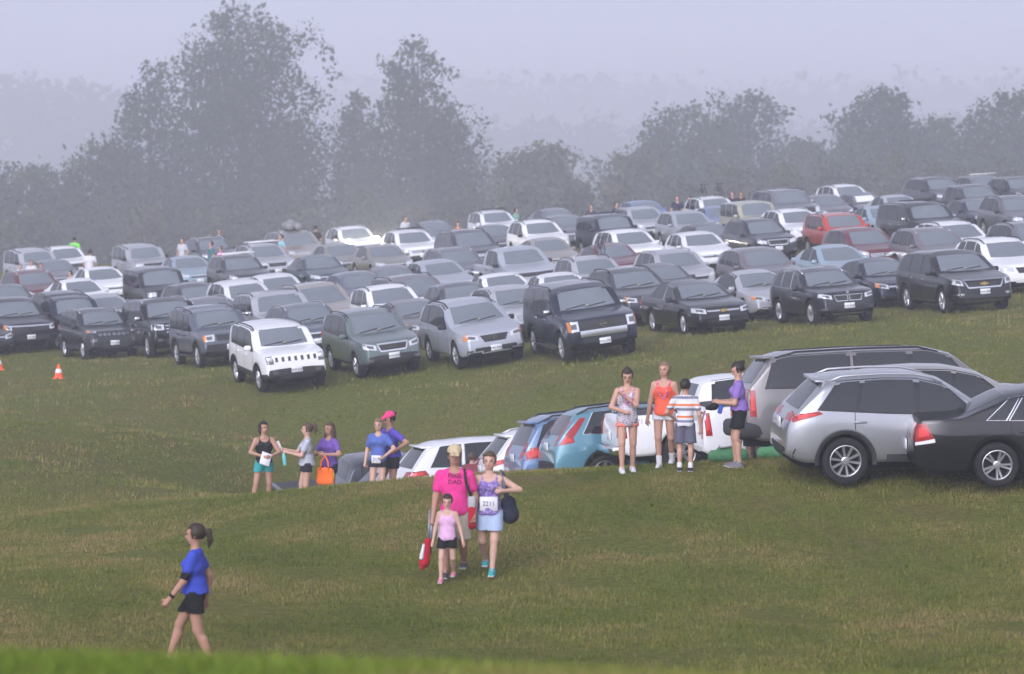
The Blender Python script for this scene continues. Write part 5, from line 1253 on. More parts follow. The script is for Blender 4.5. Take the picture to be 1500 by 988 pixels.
    def wrinkle(F, amp):
        X, Y, Z = F.grids(); F.f += amp * (np.sin(X * 38 + Z * 22 + ph[0]) * np.sin(Z * 31 - Y * 26 + ph[1]) + .6 * np.sin(X * 71 - Z * 47 + ph[2]) * np.cos(Y * 55 + Z * 20 + ph[3]))
    S = Field([min(p[k] for p in (J['sh'] + J['el'] + [pel, nk])) - .14 * f for k in range(3)], [max(p[k] for p in (J['sh'] + J['el'] + [pel, nk])) + .14 * f for k in range(3)], res)
    g = .010 if sleeve > 0 else .007
    torso(S, g + .002)
    S.cap(pel + Vector((0, 0, -.01 * f)), pel + Vector((0, 0, .06 * f)), .094 * f * thick + g + .008, .080 * f * thick + g, .02, .92)
    if sleeve > 0:
        for i in (0, 1): arm(S, i, .011 if sleeve < .8 else .008, sleeve)
    X, Y, Z = S.grids()
    S.f = np.maximum(S.f, hem * f - Z + .006 * np.sin(X * 40 + ph[4]))
    nd = np.sqrt((X - nk.x) ** 2 + ((Y - nk.y + .02 * f) / 1.15) ** 2 + ((Z - nk.z - .012 * f) / (1.15 if sleeve > 0 else 1.7)) ** 2) - (.047 if sleeve > 0 else .058) * f
    S.f = np.maximum(S.f, -nd)
    if sleeve == 0:
        for i, sg in enumerate((1, -1)):
            c = nk + tw(sg * shw * 1.12) + Vector((0, 0, -.055 * f)); ad = np.sqrt((X - c.x) ** 2 + (Y - c.y) ** 2 + ((Z - c.z) / 1.35) ** 2) - .052 * f; S.f = np.maximum(S.f, -ad)
    if not tiny: wrinkle(S, .0022)
    shirt_o = S.mesh('shirt' if sleeve > 0 else 'tank_top', shirt if hasattr(shirt, 'node_tree') else cloth(shirt), root)
    zz = pel.z - (.245 * leg) * f
    Q = Field([-.22 * f + min(0, *[p.x for p in J['kn']]), min([p.y for p in J['kn']] + [0]) - .14 * f, zz - .08 * f], [.22 * f + max(0, *[p.x for p in J['kn']]), max([p.y for p in J['kn']] + [0]) + .14 * f, .62 * f], res)
    Q.cap(pel + Vector((0, 0, -.005 * f)), pel + Vector((0, 0, .045 * f)), .090 * f * thick + .006, .074 * f * thick + .004, .02, .75)
    if skirt: Q.cap(pel + Vector((0, 0, .02 * f)), pel + Vector((0, -.01 * f, -.245 * leg * f)), .085 * f, .115 * f, .02, .8)
    for i in (0, 1): legs(Q, i, .010 + (.012 if leg > .6 else .006), min(1, leg + .15))
    X, Y, Z = Q.grids(); Q.f = np.maximum(Q.f, zz - Z + .004 * np.sin(X * 50 + ph[5])); Q.f = np.maximum(Q.f, Z - min(.575, hem + .035) * f)
    if not tiny: wrinkle(Q, .002)
    Q.mesh('skirt' if skirt else 'shorts', shorts if hasattr(shorts, 'node_tree') else cloth(shorts), root)
    # ---- shoes
    for i in (0, 1):
        an = J['an'][i]; low_ = an - Vector((0, 0, .045 * f)); kn = J['kn'][i]
        fd = Vector((an.x - J['hp'][i].x, 0, 0)) * .3 + Vector((0, -1, 0)); fd.normalize()
        S2 = Field([min(an.x, an.x + fd.x * .12) - .06 * f, an.y - .14 * f, low_.z - .02], [max(an.x, an.x + fd.x * .12) + .06 * f, an.y + .09 * f, an.z + .06 * f], res * .9)
        heel = low_ + Vector((0, .012 * f, .018 * f)); toe = low_ + fd * .092 * f + Vector((0, 0, .014 * f))
        S2.cap(heel, toe, .027 * f, .022 * f, .015); S2.cap(low_ + Vector((0, 0, .02 * f)), an + Vector((0, 0, .0)), .028 * f, .026 * f, .02); S2.cap(low_ + fd * .05 * f + Vector((0, 0, .018 * f)), toe, .027 * f, .020 * f, .02)
        X, Y, Z = S2.grids(); S2.f = np.maximum(S2.f, low_.z + .001 - Z)
        so = S2.mesh('shoe', cloth(shoes), root)
        if not tiny:
            b_ = bmesh.new(); bmesh.ops.create_cube(b_, size=1)
            c_ = low_ + fd * .04 * f + Vector((0, 0, .008 * f)); an_ = math.atan2(-fd.x, -fd.y) * -1
            for v in b_.verts: v.co = Vector((v.co.x * .052 * f, v.co.y * .160 * f, v.co.z * .016 * f))
            bmesh.ops.bevel(b_, geom=list(b_.edges), offset=.006 * f, segments=2, affect='EDGES')
            q = bm_obj('shoe_sole', b_, SOLE, so); q.location = c_; q.rotation_euler = (0, 0, an_)
        if socks:
            S3 = Field([an.x - .05 * f, an.y - .05 * f, an.z - .02 * f], [an.x + .05 * f, an.y + .06 * f, an.z + .09 * f], res * .9)
            S3.cap(an, an.lerp(kn, socks[1]), .027 * f, .029 * f, .01); S3.mesh('sock', cloth(socks[0]), root)
    # ---- hair
    if style:
        Hh = Field([hc.x - .2 * f, hc.y - .2 * f, hc.z - .28 * f], [hc.x + .2 * f, hc.y + .2 * f, hc.z + .15 * f], res * .85)
        g = .006 if style in ('short', 'cap') else .009
        Hh.ell(hp_(0, .010, .018), ((.049 + g) * f * hd, (.058 + g) * f * hd, (.058 + g) * f * hd), .01, HM)
        X, Y, Z = Hh.grids(); inv = HR.transposed()
        def loc_(): dx, dy, dz = X - hc.x, Y - hc.y, Z - hc.z; return [inv[r][0] * dx + inv[r][1] * dy + inv[r][2] * dz for r in range(3)]
        lx, ly, lz = loc_(); k_ = f * hd
        face = np.maximum(np.maximum(ly + .016 * k_ - .25 * np.maximum(lz - .0, 0), lz - .044 * k_), np.abs(lx) - .05 * k_)   # cut open over the face
        Hh.f = np.maximum(Hh.f, -face)
        nape = np.maximum(ly - .5 * k_, -lz - (.050 if style == 'long' else .024) * k_); Hh.f = np.maximum(Hh.f, nape)
        if style in ('pony', 'bun', 'highpony'):
            zb = .045 if style == 'highpony' else (.03 if style == 'bun' else .02)
            b0 = hp_(0, .062, zb)
            if style == 'bun': Hh.ell(b0 + HR @ Vector((0, .012 * f, .018 * f)), (.026 * f, .024 * f, .026 * f), .01)
            else:
                e1 = b0 + HR @ Vector((.0, .035 * f, .005 * f)); e2 = e1 + Vector((0, .008 * f, -.06 * f)); e3 = e2 + Vector((0, -.01 * f, -.05 * f))
                Hh.cap(b0, e1, .014 * f, .020 * f, .01); Hh.cap(e1, e2, .020 * f, .022 * f, .01); Hh.cap(e2, e3, .021 * f, .008 * f, .01)
        if style == 'long':
            for sx in (-.04, 0, .04): Hh.cap(hp_(sx, .035, -.02), hp_(sx * 1.4, .035, -.15), .026 * f, .018 * f, .02)
            for sx in (-.052, .052): Hh.cap(hp_(sx, .0, 0), hp_(sx * 1.15, -.012, -.13), .014 * f, .014 * f, .02)
        if not tiny: wrinkle(Hh, .0018)
        Hh.mesh('hair', hairmat(hair), root)
    if not tiny:
        for sg in (1, -1):
            blob('eye', hp_(sg * .0195, -.0505, .006), (.0085 * f, .005 * f, .0045 * f), EYE, root, (hpit, 0, hyaw))
            blob('eyebrow', hp_(sg * .0200, -.0535, .021), (.012 * f, .004 * f, .0022 * f), hairmat(hair), root, (hpit, 0, hyaw))
        blob('mouth', hp_(0, -.0515, -.035), (.014 * f, .005 * f, .0042 * f), LIP, root, (hpit, 0, hyaw))
    root['_j'] = 0
    return dict(root=root, J=J, pel=pel, che=che, nk=nk, hc=hc, hp=hp_, HR=HR, f=f, shirt=shirt_o)
def world_of(P, v):
    r = P['root']; return Matrix.LocRotScale(r.location, r.rotation_euler, None) @ Vector(v)
def foot(u, s):
    """point on the ground in pixel column u at s px/m"""
    Y = FPX / s * CP; X = (u - 750.0) / s * 1.0
    return Vector((X, Y, gz(X, Y)))
# ---------------------------------------------------------------- the people in the picture
def pattern_cloth(name, c0, c1, scale, thr=.5):
    m = cloth((c0[0] + .0001, c0[1], c0[2])); m = m.copy(); m.name = name; nt = m.node_tree; N = nt.nodes
    tc = N.new('ShaderNodeTexCoord'); vo = N.new('ShaderNodeTexVoronoi'); vo.inputs['Scale'].default_value = scale; nt.links.new(tc.outputs['Object'], vo.inputs['Vector'])
    r = N.new('ShaderNodeValToRGB'); r.color_ramp.elements[0].position = thr - .04; r.color_ramp.elements[1].position = thr + .04
    r.color_ramp.elements[0].color = (*c1, 1); r.color_ramp.elements[1].color = (*c0, 1)
    nt.links.new(vo.outputs['Distance'], r.inputs[0]); nt.links.new(r.outputs[0], N['Principled BSDF'].inputs['Base Color']); return m
def stripe_cloth(name, bands, period):
    m = bpy.data.materials.new(name); m.use_nodes = True; nt = m.node_tree; N = nt.nodes; b = N['Principled BSDF']; b.inputs['Roughness'].default_value = .85
    tc = N.new('ShaderNodeTexCoord'); sx = N.new('ShaderNodeSeparateXYZ'); md = N.new('ShaderNodeMath'); md.operation = 'FRACT'; dv = N.new('ShaderNodeMath'); dv.operation = 'DIVIDE'; dv.inputs[1].default_value = period
    nt.links.new(tc.outputs['Object'], sx.inputs[0]); nt.links.new(sx.outputs[2], dv.inputs[0]); nt.links.new(dv.outputs[0], md.inputs[0])
    r = N.new('ShaderNodeValToRGB'); r.color_ramp.interpolation = 'CONSTANT'; e = r.color_ramp.elements
    e[0].position = 0; e[0].color = (*bands[0][1], 1); e[1].position = bands[1][0]; e[1].color = (*bands[1][1], 1)
    for p_, c_ in bands[2:]: k = e.new(p_); k.color = (*c_, 1)
    nt.links.new(md.outputs[0], r.inputs[0]); nt.links.new(r.outputs[0], b.inputs['Base Color']); return m
def child_mesh(name, me, parent, loc=(0, 0, 0), rot=(0, 0, 0)):
    o = bpy.data.objects.new(name, me); link(o, parent); o.location = loc; o.rotation_euler = rot; return o
def bib(P, x, z, y, text, w=.20, h=.17):
    me = box_mesh('race_bib', 0, 0, 0, w, .006, h, cloth((.72, .72, .74)), .2, 1); o = child_mesh('race_bib', me, P['root'], (x, y, z), (R(4), 0, 0))
    t = text_mesh('bib_number', text, .085, cloth((.04, .05, .16)), .001); t.transform(Matrix.Rotation(math.pi / 2, 4, 'X')); child_mesh('bib_number', t, o, (0, -.0055, 0))
def chest_y(P, z):
    """front of the shirt at height z"""
    me = P['shirt'].data; co = np.empty(len(me.vertices) * 3, np.float32); me.vertices.foreach_get('co', co); co = co.reshape(-1, 3)
    k = (np.abs(co[:, 2] - z) < .03) & (np.abs(co[:, 0] - P['nk'].x * .6) < .07); return float(co[k, 1].min()) if k.any() else -.13
def cap_on(P, colr, label=None):
    f = P['f']; F_ = Field([-.12 * f] * 3, [.12 * f] * 3, .009)
    F_.ell((0, .010 * f, .030 * f), (.058 * f, .067 * f, .056 * f), .01)
    X, Y, Z = F_.grids(); F_.f = np.maximum(F_.f, .022 * f - Z)
    F_.cap((-.028 * f, -.06 * f, .028 * f), (.028 * f, -.06 * f, .028 * f), .010 * f, .010 * f, .01); F_.cap((-.026 * f, -.105 * f, .014 * f), (.026 * f, -.105 * f, .014 * f), .008 * f, .008 * f, .03)
    F_.cap((-.02 * f, -.06 * f, .026 * f), (-.02 * f, -.105 * f, .015 * f), .010 * f, .008 * f, .03); F_.cap((.02 * f, -.06 * f, .026 * f), (.02 * f, -.105 * f, .015 * f), .010 * f, .008 * f, .03)
    o = F_.mesh('cap', cloth(colr), P['root']); o.location = P['hc'] + Vector((0, 0, .010 * f)); o.rotation_euler = P['HR'].to_euler()
def lei(P):
    f = P['f']; nk = P['nk']; rng = random.Random(3); bm = bmesh.new(); cos = []
    for q in P['root'].children:
        if q.name.split('.')[0] in ('body', 'tank_top'):
            c_ = np.empty(len(q.data.vertices) * 3, np.float32); q.data.vertices.foreach_get('co', c_); cos.append(c_.reshape(-1, 3))
    cos = np.concatenate(cos)
    for k in range(44):
        a = k / 44 * 2 * math.pi; front = max(0, -math.sin(a)); x = .062 * f * math.cos(a) * (1 - .25 * front); y = nk.y + .05 * f * math.sin(a) - .055 * f * front ** .6 * (1 if front > 0 else 0); z = nk.z - .012 * f - .165 * f * front ** 1.5
        if front > .15:
            q = (np.abs(cos[:, 0] - nk.x - x) < .025) & (np.abs(cos[:, 2] - z) < .025) & (cos[:, 1] < nk.y + .02)
            if q.any(): y = float(np.sort(cos[q, 1])[:6].mean()) - .012
        n0 = len(bm.faces); bmesh.ops.create_icosphere(bm, subdivisions=1, radius=.0165, matrix=Matrix.Translation((nk.x + x, y, z)) @ Matrix.Rotation(rng.uniform(0, 3), 4, 'X') @ Matrix.Diagonal((1, .6, 1, 1)))
        bm.faces.ensure_lookup_table()
        for q in range(n0, len(bm.faces)): bm.faces[q].material_index = k % 2
    o = bm_obj('flower_garland', bm, [cloth((.70, .10, .34)), cloth((.66, .38, .58))], P['root'])

G1 = 'women talking beside the dark pickup'; G2 = 'family walking across the grass'; G3 = 'friends beside the white pickups'
BLUE_T = (.045, .075, .46); PURP = (.16, .085, .36)
# walking woman
P = person('woman in royal blue T-shirt and black shorts walking alone, ponytail', foot(284, 130), R(-96), 1.66, BLUE_T, (.010, .010, .011), skin=SKIN2, hair=BROWN, style='pony', feet=[(.04, .12, .06), (-.035, -.20, .055)], hands=[(.135, -.15, .505), (-.13, .05, .48)], elbow=[(.3, 1, 0), (-.3, 1, 0)], sleeve=.55, leg=.56, hem=.53, res=.009)
el, sh, wr = P['J']['el'][0], P['J']['sh'][0], P['J']['wr'][0]
child_mesh('arm_band', tube_mesh('arm_band', [sh.lerp(el, .62), sh.lerp(el, .95)], .052, cloth((.012, .012, .014)), 14), P['root'])
child_mesh('wrist_watch', tube_mesh('wrist_watch', [wr.lerp(el, .10), wr.lerp(el, .24)], .033, cloth((.012, .012, .014)), 14), P['root'])
# family
MAN = person('man in bright pink T-shirt, tan cap and khaki shorts', foot(666, 109.3), R(-6), 1.76, (.72, .045, .26), (.42, .38, .31), (.10, .09, .10), SKIN2, DBROWN, 'cap', 'm', feet=[(.05, .16, .10), (-.06, -.12, .045)], hands=[(.15, -.02, .48), (-.165, -.05, .46)], sleeve=.62, leg=.98, hem=.485, head=(R(8), R(3)), group=G2, res=.0105, curl=.9)
cap_on(MAN, (.52, .43, .27))
y = chest_y(MAN, 1.36)
for k, w in enumerate(('PIXIE', 'DAD')):
    t = text_mesh('shirt_lettering', w, .085, cloth((.03, .01, .02)), .004); t.transform(Matrix.Rotation(math.pi / 2, 4, 'X')); child_mesh('shirt_lettering', t, MAN['root'], (.015, y - .012, 1.385 - k * .085), (R(-8), 0, 0))
MOM = person('woman in purple patterned tank top with number bib 2211 and pale blue skirt', foot(717, 109), R(-4), 1.67, pattern_cloth('purple_print', (.19, .13, .38), (.34, .28, .50), 26, .42), (.36, .45, .62), (.05, .36, .40), SKIN3, LBROWN, 'pony', feet=[(.030, -.15, .045), (-.045, .17, .105)], hands=[(.125, -.11, .70), (-.15, -.04, .47)], elbow=[(1, .1, -.5), (-.4, 1, 0)], sleeve=0, hem=.50, leg=.66, skirt=True, head=(R(-4), 0), group=G2, res=.010)
bib(MOM, 0.0, .99, chest_y(MOM, 1.0) - .012, '2211', .24, .19)
KID = person('small girl in pale pink tank top and black shorts in front of the pink-shirted man', foot(655, 110.5), R(-6), 1.17, (.66, .40, .60), (.012, .012, .014), (.62, .25, .34), SKIN3, BROWN, 'pony', feet=[(.05, .16, .10), (-.06, -.13, .045)], hands=[(.19, -.05, .46), (-.17, -.02, .44)], sleeve=0, hem=.49, leg=.55, child=True, head=(0, R(14)), group=G2, res=.009)
# left group
TANK = person('woman in black tank top and teal shorts holding a white sheet', foot(386, 75), R(14), 1.66, (.014, .014, .017), (.035, .30, .30), skin=SKIN2, hair=DBROWN, style='pony', feet=[(.055, .02, .045), (-.15, -.05, .045)], hands=[(.05, -.15, .60), (-.05, -.15, .61)], elbow=[(1, .3, -.3), (-1, .3, -.3)], sleeve=0, hem=.52, leg=.50, head=(R(20), 0), group=G1)
GREYT = person('girl in light grey T-shirt with high ponytail reading a paper', foot(449, 75), R(-82), 1.68, (.42, .44, .50), (.02, .022, .03), skin=SKIN3, hair=LBROWN, style='highpony', feet=[(.04, .03, .045), (-.04, -.07, .045)], hands=[(.07, -.22, .665), (-.06, -.25, .69)], elbow=[(.3, .4, -1), (-.3, .4, -1)], sleeve=.6, hem=.51, leg=.40, group=G1)
TOTE = person('long-haired woman in purple T-shirt carrying an orange tote bag', foot(482, 74.5), R(-42), 1.74, PURP, (.016, .016, .02), skin=SKIN2, hair=LBROWN, style='long', feet=[(.05, .02, .045), (-.08, -.10, .045)], hands=[(.10, -.16, .655), (-.04, -.14, .66)], elbow=[(1, .6, -.5), (-1, .4, -.5)], sleeve=.6, hem=.50, leg=.42, group=G1)
BLUEG = person('girl in blue T-shirt with a bib at her waist next to the pink-capped runner', foot(554, 76.5), R(-14), 1.62, (.09, .14, .42), (.02, .02, .03), skin=SKIN3, hair=BLONDE, style='pony', feet=[(.05, 0, .045), (-.06, -.02, .045)], hands=[(.11, -.12, .57), (-.15, -.04, .49)], elbow=[(1, .5, 0), (-.4, 1, 0)], sleeve=.6, hem=.49, leg=.42, group=G1)
bib(BLUEG, .0, .86, chest_y(BLUEG, .87) - .01, '517', .18, .15)
PINKC = person('runner in violet T-shirt and bright pink cap with a hand on the hip', foot(574, 76), R(-62), 1.78, (.10, .07, .42), (.016, .016, .022), skin=SKIN2, hair=DBROWN, style='bun', sex='m', feet=[(.05, .03, .045), (-.06, -.13, .045)], hands=[(.125, -.02, .60), (-.13, -.10, .52)], elbow=[(1, 1, 0), (-.4, 1, 0)], sleeve=.6, hem=.52, leg=.55, lean=(0, -.05), head=(0, R(14)), group=G1)
cap_on(PINKC, (.72, .06, .20)); bib(PINKC, -.02, .98, chest_y(PINKC, .98) - .012, '512', .18, .17)
# right group
LEI1 = person('girl in white floral tank top over coral shorts wearing a pink garland, looking down', foot(919, 93), R(4), 1.64, pattern_cloth('floral_print', (.55, .50, .56), (.10, .09, .16), 34, .33), (.72, .20, .15), (.60, .60, .63), SKIN1, BROWN, 'bun', feet=[(.06, .08, .045), (-.055, -.05, .045)], hands=[(-.045, -.125, .755), (-.05, -.15, .60)], elbow=[(.8, -.2, -1), (-1, .4, -.6)], sleeve=0, hem=.445, leg=.36, head=(R(-6), R(20)), group=G3, res=.010)
lei(LEI1)
LEI2 = person('fair-haired girl in neon coral tank top and white shorts wearing a pink garland', foot(973, 92), R(-10), 1.68, (.86, .13, .07), (.66, .66, .69), (.60, .60, .63), SKIN1, BLONDE, 'highpony', feet=[(.06, .14, .075), (-.04, -.03, .045)], hands=[(.15, .0, .47), (-.155, -.03, .455)], sleeve=0, hem=.50, leg=.34, head=(R(-14), 0), socks=((.66, .66, .69), .24), group=G3, res=.010)
lei(LEI2)
BOY = person('boy in striped T-shirt and grey shorts seen from behind', foot(1004, 93.5), R(174), 1.45, stripe_cloth('stripes', [(0, (.62, .62, .64)), (.22, (.17, .18, .25)), (.44, (.62, .62, .64)), (.62, (.66, .17, .05)), (.80, (.62, .62, .64))], .185), (.12, .12, .17), (.03, .03, .04), SKIN1, DBROWN, 'short', 'm', feet=[(.06, 0, .045), (-.06, .02, .045)], hands=[(.12, -.12, .56), (-.165, .0, .47)], elbow=[(1, .6, -.3), (-.5, 1, 0)], sleeve=.6, hem=.50, leg=.92, child=True, socks=((.66, .66, .68), .16), group=G3, res=.0095)
PURPW = person('woman in lilac T-shirt and black shorts bending her head over a cap in her hands', foot(1084, 93), R(-92), 1.66, (.25, .16, .46), (.012, .012, .014), (.16, .16, .19), SKIN1, DBROWN, 'bun', feet=[(.05, .0, .045), (-.05, -.03, .045)], hands=[(.05, -.19, .62), (-.05, -.20, .625)], elbow=[(.5, .5, -1), (-.5, .5, -1)], sleeve=.6, hem=.545, leg=.66, head=(0, R(24)), lean=(0, -.03), group=G3, res=.010)
P14 = person('person standing behind the bumper of the long taupe SUV, mostly hidden', foot(1104, 82.9), R(20), 1.66, (.1, .1, .13), (.02, .02, .02), group=G3, res=.014, tiny=True)
HEADP = person('person standing between the white SUVs with only the head showing', foot(691, 70.2), R(170), 1.40, (.2, .05, .06), (.02, .02, .03), hair=LBROWN, style='short', sex='m', res=.013, tiny=True)
# far people among the cars
def stand_head(u, v, H):
    ds = np.arange(70, 240, .25); a = (u - 750.0) / FPX; b = (494.0 - v) / FPX
    X = a * ds; Y = ds * (CP + b * SP); Z = CAMZ + ds * (-SP + b * CP); h = Z - terrain(X, Y) - H; k = np.where(h < 0)[0]; i = k[0] if len(k) else len(ds) - 1
    return Vector((X[i], Y[i], gz(X[i], Y[i])))
FAR = [(109, 348, 1.75, (.20, .85, .06), (.45, .30, .24), 'person in neon green shirt at the field edge', 180), (132, 366, 1.75, (.66, .66, .70), (.2, .2, .25), 'man in white T-shirt standing beside the white sedan', 180),
 (30, 387, 1.5, (.6, .6, .62), (.1, .1, .12), 'fair-haired spectator behind the maroon SUV at its tail', 0), (46, 381, 1.55, (.6, .6, .62), (.1, .1, .12), 'spectator in white behind the roof of the maroon SUV', 0), (60, 386, 1.5, (.05, .05, .06), (.1, .1, .12), 'spectator in black behind the roof of the maroon SUV', 20), (103, 397, 1.5, (.5, .4, .38), (.1, .1, .12), 'spectator beside the grey sedan at the field edge', -60),
 (267, 349, 1.75, (.50, .51, .55), (.1, .1, .13), 'man in pale grey shirt and dark cap at the back row', -30), (321, 336, 1.72, (.08, .08, .11), (.1, .1, .12), 'person in dark shirt behind the dark grey SUV at the back', 0), (309, 354, 1.72, (.04, .16, .19), (.1, .1, .12), 'man in teal shirt between the back-row cars', -70), (323, 361, 1.5, (.60, .12, .32), (.1, .1, .12), 'girl in pink top beside the man in teal', -60),
 (412, 344, 1.70, (.25, .48, .55), (.05, .05, .06), 'person in light blue shirt beside the tan minivan with luggage bag', -60), (462, 331, 1.78, (.015, .015, .02), (.1, .1, .12), 'man in black T-shirt near the white SUV with shining headlights', 180), (594, 317, 1.75, (.60, .60, .64), (.3, .3, .33), 'person in white bending behind the white crossover with crossbars', 40), (671, 325, 1.65, (.3, .15, .1), (.1, .1, .12), 'person with reddish hair behind the slate sedan', 0),
 (756, 305, 1.72, (.28, .55, .46), (.1, .1, .12), 'person in mint green shirt behind the pearl white SUV', 60), (866, 300, 1.7, (.05, .05, .07), (.1, .1, .12), 'dark-clothed person behind the dark blue square-cut SUV', 0), (903, 296, 1.75, (.04, .05, .08), (.1, .1, .12), 'dark-haired man beside the roof rack of the square-cut SUV', 40), (992, 287, 1.8, (.025, .03, .055), (.1, .1, .12), 'broad man in navy T-shirt beside the light blue hatchback', 0), (1010, 288, 1.72, (.80, .17, .06), (.1, .1, .12), 'person in bright orange vest beside the man in navy', -60),
 (1073, 281, 1.72, (.03, .03, .04), (.1, .1, .12), 'dark-haired person in black next to the car with bicycles', 0), (1085, 281, 1.7, (.05, .04, .05), (.1, .1, .12), 'second dark-haired person in dark grey near the khaki square SUV', 30)]
for u, v, H, c1, c2, lab, yw in FAR:
    person(lab, stand_head(u, v, H), R(yw), H, c1, c2, skin=SKIN1, hair=DBROWN if 'fair' not in lab else BLONDE, style='short', sex='m' if 'girl' not in lab else 'f', sleeve=.6, res=.022, tiny=True, group='people among the parked cars', hands=[(.16, -.06, .5), (-.16, -.04, .48)])
# ---------------------------------------------------------------- things carried, lying about and on the cars
def prop(name, me, loc, rot=(0, 0, 0), label=None, cat=None, group=None):
    o = bpy.data.objects.new(name, me); link(o); o.location = loc; o.rotation_euler = rot; tag(o, label, cat, group); return o
def cone(u, v, label):
    p = ground_hit(u, v, 40)
    root = empty('traffic_cone', p); tag(root, label, 'traffic cone', 'orange cones')
    og = material('cone_orange', (.85, .12, .03), .6); wh = material('cone_band', (.75, .75, .77), .5)
    def ring(prof, nm, mat):
        vs, fs = [], []; n = 20
        for i in range(n):
            a = 2 * math.pi * i / n
            for r, z in prof: vs.append((r * math.cos(a), r * math.sin(a), z))
        m = len(prof)
        for i in range(n):
            for k in range(m - 1): fs.append((i * m + k, ((i + 1) % n) * m + k, ((i + 1) % n) * m + k + 1, i * m + k + 1))
        mesh_obj(nm, vs, fs, mat, root)
    ring([(.165, .03), (.14, .05), (.095, .22), (.035, .44), (.028, .45), (.001, .45)], 'cone_body', og)
    ring([(.110, .19), (.113, .195), (.080, .30), (.075, .305)], 'reflective_band', wh)
    o = bpy.data.objects.new('cone_base', box_mesh('cone_base', 0, 0, .018, .36, .36, .036, og, .3, 2)); link(o, root)
cone(86, 556, 'orange traffic cone with white band standing on the grass')
cone(-2, 543, 'orange traffic cone at the end of the parked rows near the dark sedan')
# sheets, bottle, tote bag
w = world_of(TANK, (TANK['J']['wr'][1] + Vector((.06, -.06, -.05)))); prop('paper_sheet', box_mesh('paper_sheet', 0, 0, 0, .20, .004, .26, cloth((.72, .72, .74)), .2, 1), w, (R(-25), R(20), R(14)), 'white sheet of paper held by the woman in black tank top', 'paper')
w = world_of(GREYT, GREYT['J']['wr'][1] + Vector((0, -.12, .06))); prop('folded_paper', box_mesh('folded_paper', 0, 0, 0, .16, .006, .22, cloth((.70, .70, .73)), .2, 1), w, (R(15), R(-15), R(-60)), 'folded white paper held up by the girl in grey', 'paper')
def bottle(loc):
    vs, fs = [], []; n = 16; prof = [(.001, 0), (.036, 0), (.038, .01), (.038, .17), (.026, .20), (.024, .235), (.001, .24)]
    for i in range(n):
        a = 2 * math.pi * i / n
        for r, z in prof: vs.append((r * math.cos(a), r * math.sin(a), z))
    m = len(prof)
    for i in range(n):
        for k in range(m - 1): fs.append((i * m + k, ((i + 1) % n) * m + k, ((i + 1) % n) * m + k + 1, i * m + k + 1))
    root = mesh_obj('water_bottle', vs, fs, material('bottle_teal', (.16, .55, .56), .25, coat=.4)); root.location = loc; root.rotation_euler = (R(8), R(-6), 0)
    tag(root, 'teal water bottle in the hand of the girl in grey', 'bottle'); return root
bottle(world_of(GREYT, GREYT['J']['wr'][0] + Vector((0, -.07, -.24))))
def tote(P):
    w = world_of(P, P['J']['wr'][0] + Vector((.03, -.05, -.32)))
    root = empty('tote_bag', w, P['root'].rotation_euler[2] + R(18)); tag(root, 'bright orange tote bag with yellow edge hanging from a forearm', 'bag')
    og = cloth((.90, .17, .025)); F_ = Field([-.22, -.12, -.32], [.22, .12, .22], .012)
    F_.cap((-.12, 0, -.20), (.12, 0, -.20), .065, .065, .02, .55); F_.cap((-.13, 0, .02), (.13, 0, .02), .035, .035, .1, .6); F_.cap((-.13, 0, -.2), (-.13, 0, .02), .05, .035, .03, .6); F_.cap((.13, 0, -.2), (.13, 0, .02), .05, .035, .03, .6); F_.cap((0, 0, -.2), (0, 0, .02), .06, .04, .05, .6)
    F_.mesh('bag_body', og, root)
    child_mesh('bag_handle', tube_mesh('bag_handle', [(-.09, -.02, .02), (-.07, -.01, .2), (0, 0, .30), (.07, -.01, .2), (.09, -.02, .02)], .018, og, 8), root)
    child_mesh('yellow_edge', tube_mesh('yellow_edge', [(.165, .02, .03), (.185, .02, -.1), (.175, .02, -.23)], .012, cloth((.70, .55, .05)), 6), root)
tote(TOTE)
# shoulder bag and folded chair of the family
def lumpy(name, caps, mat, loc, rz, label, cat, res=.012):
    lo = [min(min(a[k], b[k]) for a, b, *_ in caps) - .16 for k in range(3)]; hi = [max(max(a[k], b[k]) for a, b, *_ in caps) + .16 for k in range(3)]
    F_ = Field(lo, hi, res)
    for a, b, ra, rb in caps: F_.cap(a, b, ra, rb, .03)
    X, Y, Z = F_.grids(); F_.f += .004 * np.sin(X * 40 + Z * 33) * np.sin(Y * 37 + Z * 21)
    o = F_.mesh(name, mat, None); o.location = loc; o.rotation_euler = (0, 0, rz); tag(o, label, cat); return o
SB = lumpy('shoulder_bag', [((0, 0, 0), (.02, 0, -.16), .10, .12), ((-.02, .05, -.1), (.04, -.04, -.14), .10, .10)], cloth((.02, .024, .04)), world_of(MOM, (.25, .06, .98)), 0, 'dark navy bag hanging at the side of the woman with bib', 'bag')
child_mesh('bag_strap', tube_mesh('bag_strap', [(-.03, -.04, .05), (-.07, -.11, .30), (-.10, -.05, .44), (-.06, .06, .38), (0, .06, .05)], .022, cloth((.15, .16, .19)), 8), SB)
CH = empty('folded_chair', world_of(MAN, (-.30, -.10, .50)), R(-8)); tag(CH, 'folded camp chair with red and white cloth carried by the pink-shirted man', 'folding chair')
for k in range(4): child_mesh('chair_pole', tube_mesh('chair_pole', [(-.03 + .022 * k, .02 * (k % 2), .42 - .03 * k), (-.055 + .012 * k, .02 * (k % 2), -.18)], .012, material('grey_tube', (.25, .27, .31), .4, metal=.6), 7), CH)
